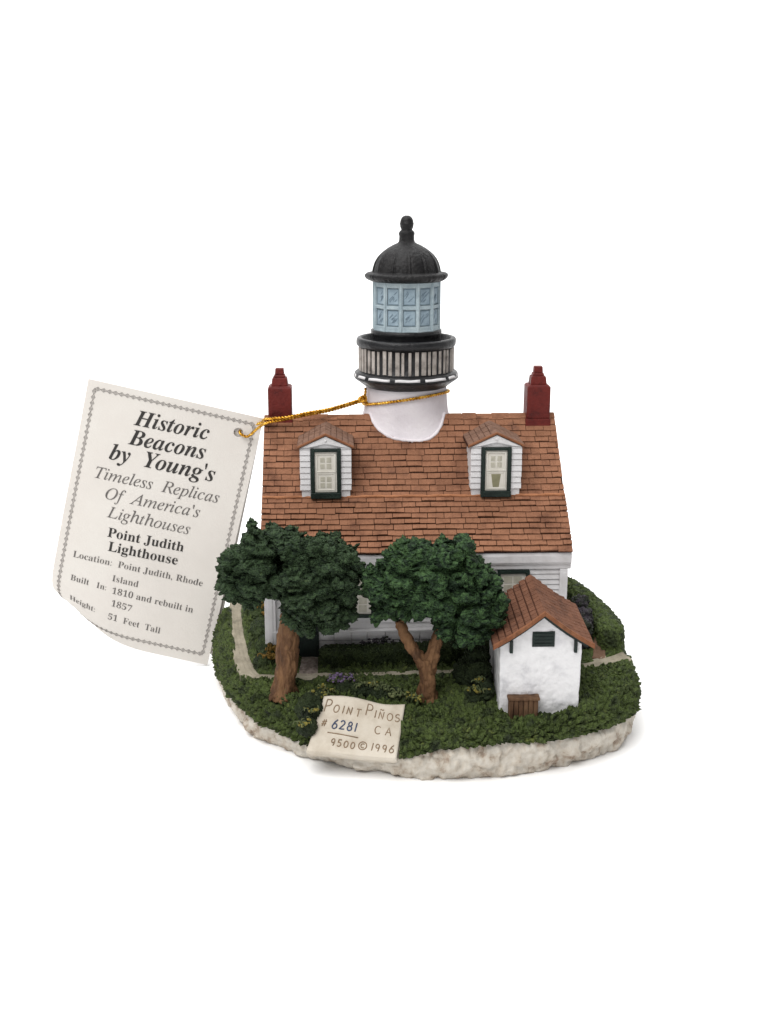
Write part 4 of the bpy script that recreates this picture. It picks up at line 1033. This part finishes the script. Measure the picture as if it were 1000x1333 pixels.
# ------------------------------------------------------------------ gold string
def smooth_path(P, n=14):
    P = np.array(P, dtype=float); k = len(P); out = []
    for i in range(k - 1):
        for j in range(n):
            t = j / n; a = P[max(0, i - 1)]; b = P[i]; c = P[i + 1]; e = P[min(k - 1, i + 2)]
            out.append(0.5 * (2 * b + (c - a) * t + (2 * a - 5 * b + 4 * c - e) * t * t + (3 * b - a - 3 * c + e) * t ** 3))
    out.append(P[-1]); out = np.array(out)
    L = np.concatenate([[0], np.cumsum(np.linalg.norm(np.diff(out, axis=0), axis=1))]); m = max(8, int(L[-1] / 0.022)); s = np.linspace(0, L[-1], m)
    return np.column_stack([np.interp(s, L, out[:, q]) for q in range(3)]), s
STR = MB()
def thread(P, r=0.03, pitch=0.22, ph=0.0):
    pts, s = smooth_path(P)
    t = np.gradient(pts, axis=0); t /= np.linalg.norm(t, axis=1)[:, None]; up = np.array([0.1, -0.3, 1.0]); a = np.cross(t, up); a /= np.linalg.norm(a, axis=1)[:, None]; b = np.cross(t, a)
    for k in (0, 1):
        w = 2 * PI * s / pitch + k * PI + ph
        q = pts + a * (r * 0.9 * np.cos(w))[:, None] + b * (r * 0.9 * np.sin(w))[:, None]
        STR.tube([tuple(x) for x in q], r, 6)
hz = tuple(TS(*HOLE))
KN = (-0.72, 3.72, 9.92)
thread([(hz[0] + .02, hz[1] + 0.12, hz[2] + 0.02), (hz[0] + 0.12, hz[1] - 0.06, hz[2] - 0.06), (hz[0] + 0.35, hz[1] - 0.16, hz[2] - 0.10), (-4.30, 3.55, 9.02), (-3.95, 3.0, 9.30), (-3.4, 2.9, 9.42), (-2.6, 3.05, 9.56), (-1.8, 3.3, 9.67), KN])
thread([(hz[0] + .02, hz[1] + 0.12, hz[2] + 0.02), (hz[0] + .3, hz[1] + 0.2, hz[2] + 0.15), (-4.22, 4.0, 9.12), (-4.05, 3.3, 9.36), (-3.75, 2.9, 9.47), (-3.3, 2.87, 9.50), (-2.6, 3.02, 9.63), (-1.8, 3.28, 9.73), (KN[0], KN[1], KN[2] + 0.06)], ph=1.3)
loop = []
for i in range(33):
    a = math.radians(205 + 360 * i / 32); x, y = TC[0] + 1.475 * math.cos(a), TC[1] + 1.475 * math.sin(a)
    loop.append((x, y, 9.93 + 0.15 * (x - TC[0]) - 0.11 * (y - TC[1])))
thread([KN] + loop + [(KN[0] + .02, KN[1], KN[2] + 0.08)])
thread([KN, (KN[0] - 0.08, KN[1] - 0.1, KN[2] + 0.1), (KN[0] + 0.06, KN[1] - 0.08, KN[2] + 0.18), (KN[0] + 0.1, KN[1] - 0.02, KN[2] + 0.02), (KN[0] - 0.04, KN[1] - 0.1, KN[2] - 0.02), (KN[0] - 0.12, KN[1], KN[2] + 0.08), (KN[0] + 0.02, KN[1] + .05, KN[2] + 0.12)])
thread([(KN[0] + 0.02, KN[1], KN[2] + 0.1), (KN[0] + 0.08, KN[1] - 0.02, KN[2] + 0.26), (KN[0] + 0.09, KN[1] + 0.02, KN[2] + 0.44)], 0.026)
so = STR.build('gold_string', M_gold, None, True)
so['label'] = 'twisted gold string looped round the white tower and through the paper tag'; so['category'] = 'string'


# ------------------------------------------------------------------ tabletop, light, camera
# a white paper sweep: flat under the figurine, rolling up behind it
tb = MB(); prof = [(-90, 0.0), (60, 0.0)] + [(60 + 45 * math.sin(math.radians(a)), 45 - 45 * math.cos(math.radians(a))) for a in range(6, 91, 6)] + [(105, 150)]
tb.add([(-200, y, z) for y, z in prof] + [(200, y, z) for y, z in prof], [(i, i + len(prof), i + 1 + len(prof), i + 1) for i in range(len(prof) - 1)])
tab = tb.build('white_backdrop', M_table, None, True); tab['kind'] = 'structure'; tab['label'] = 'plain white paper sweep under and behind the figurine'

w = bpy.data.worlds.new('World'); SC.world = w; w.use_nodes = True
bg = w.node_tree.nodes['Background']; bg.inputs[0].default_value = (1, 1, 1, 1); bg.inputs[1].default_value = WORLD

def area(name, loc, target, size, power, col=(1, 1, 1)):
    l = bpy.data.lights.new(name, 'AREA'); l.shape = 'RECTANGLE'; l.size = size[0] * U; l.size_y = size[1] * U; l.energy = power; l.color = col
    o = bpy.data.objects.new(name, l); COL.objects.link(o); o.location = Vector(loc) * U
    o.rotation_euler = (Vector(target) - Vector(loc)).to_track_quat('-Z', 'Y').to_euler(); return o
area('softbox_key', (-22, -36, 72), (1, 1, 4), (55, 55), 7.0, (1.0, 0.99, 0.975))
area('backdrop_lamp', (0, 40, 150), (0, 104, 40), (220, 40), 26)

cam = bpy.data.cameras.new('camera'); co = bpy.data.objects.new('camera', cam); COL.objects.link(co)
co.location = (0, -36.0 * U, 17.0 * U); co.rotation_euler = (math.radians(90 - 15.5), 0, 0)
cam.sensor_fit = 'HORIZONTAL'; cam.sensor_width = 36; cam.lens = 36 * 1.533; cam.clip_start = 0.01; cam.clip_end = 50
SC.camera = co
SC.view_settings.view_transform = 'Standard'; SC.view_settings.look = 'None'; SC.view_settings.exposure = 0; SC.view_settings.gamma = 1
SC.view_settings.use_curve_mapping = False
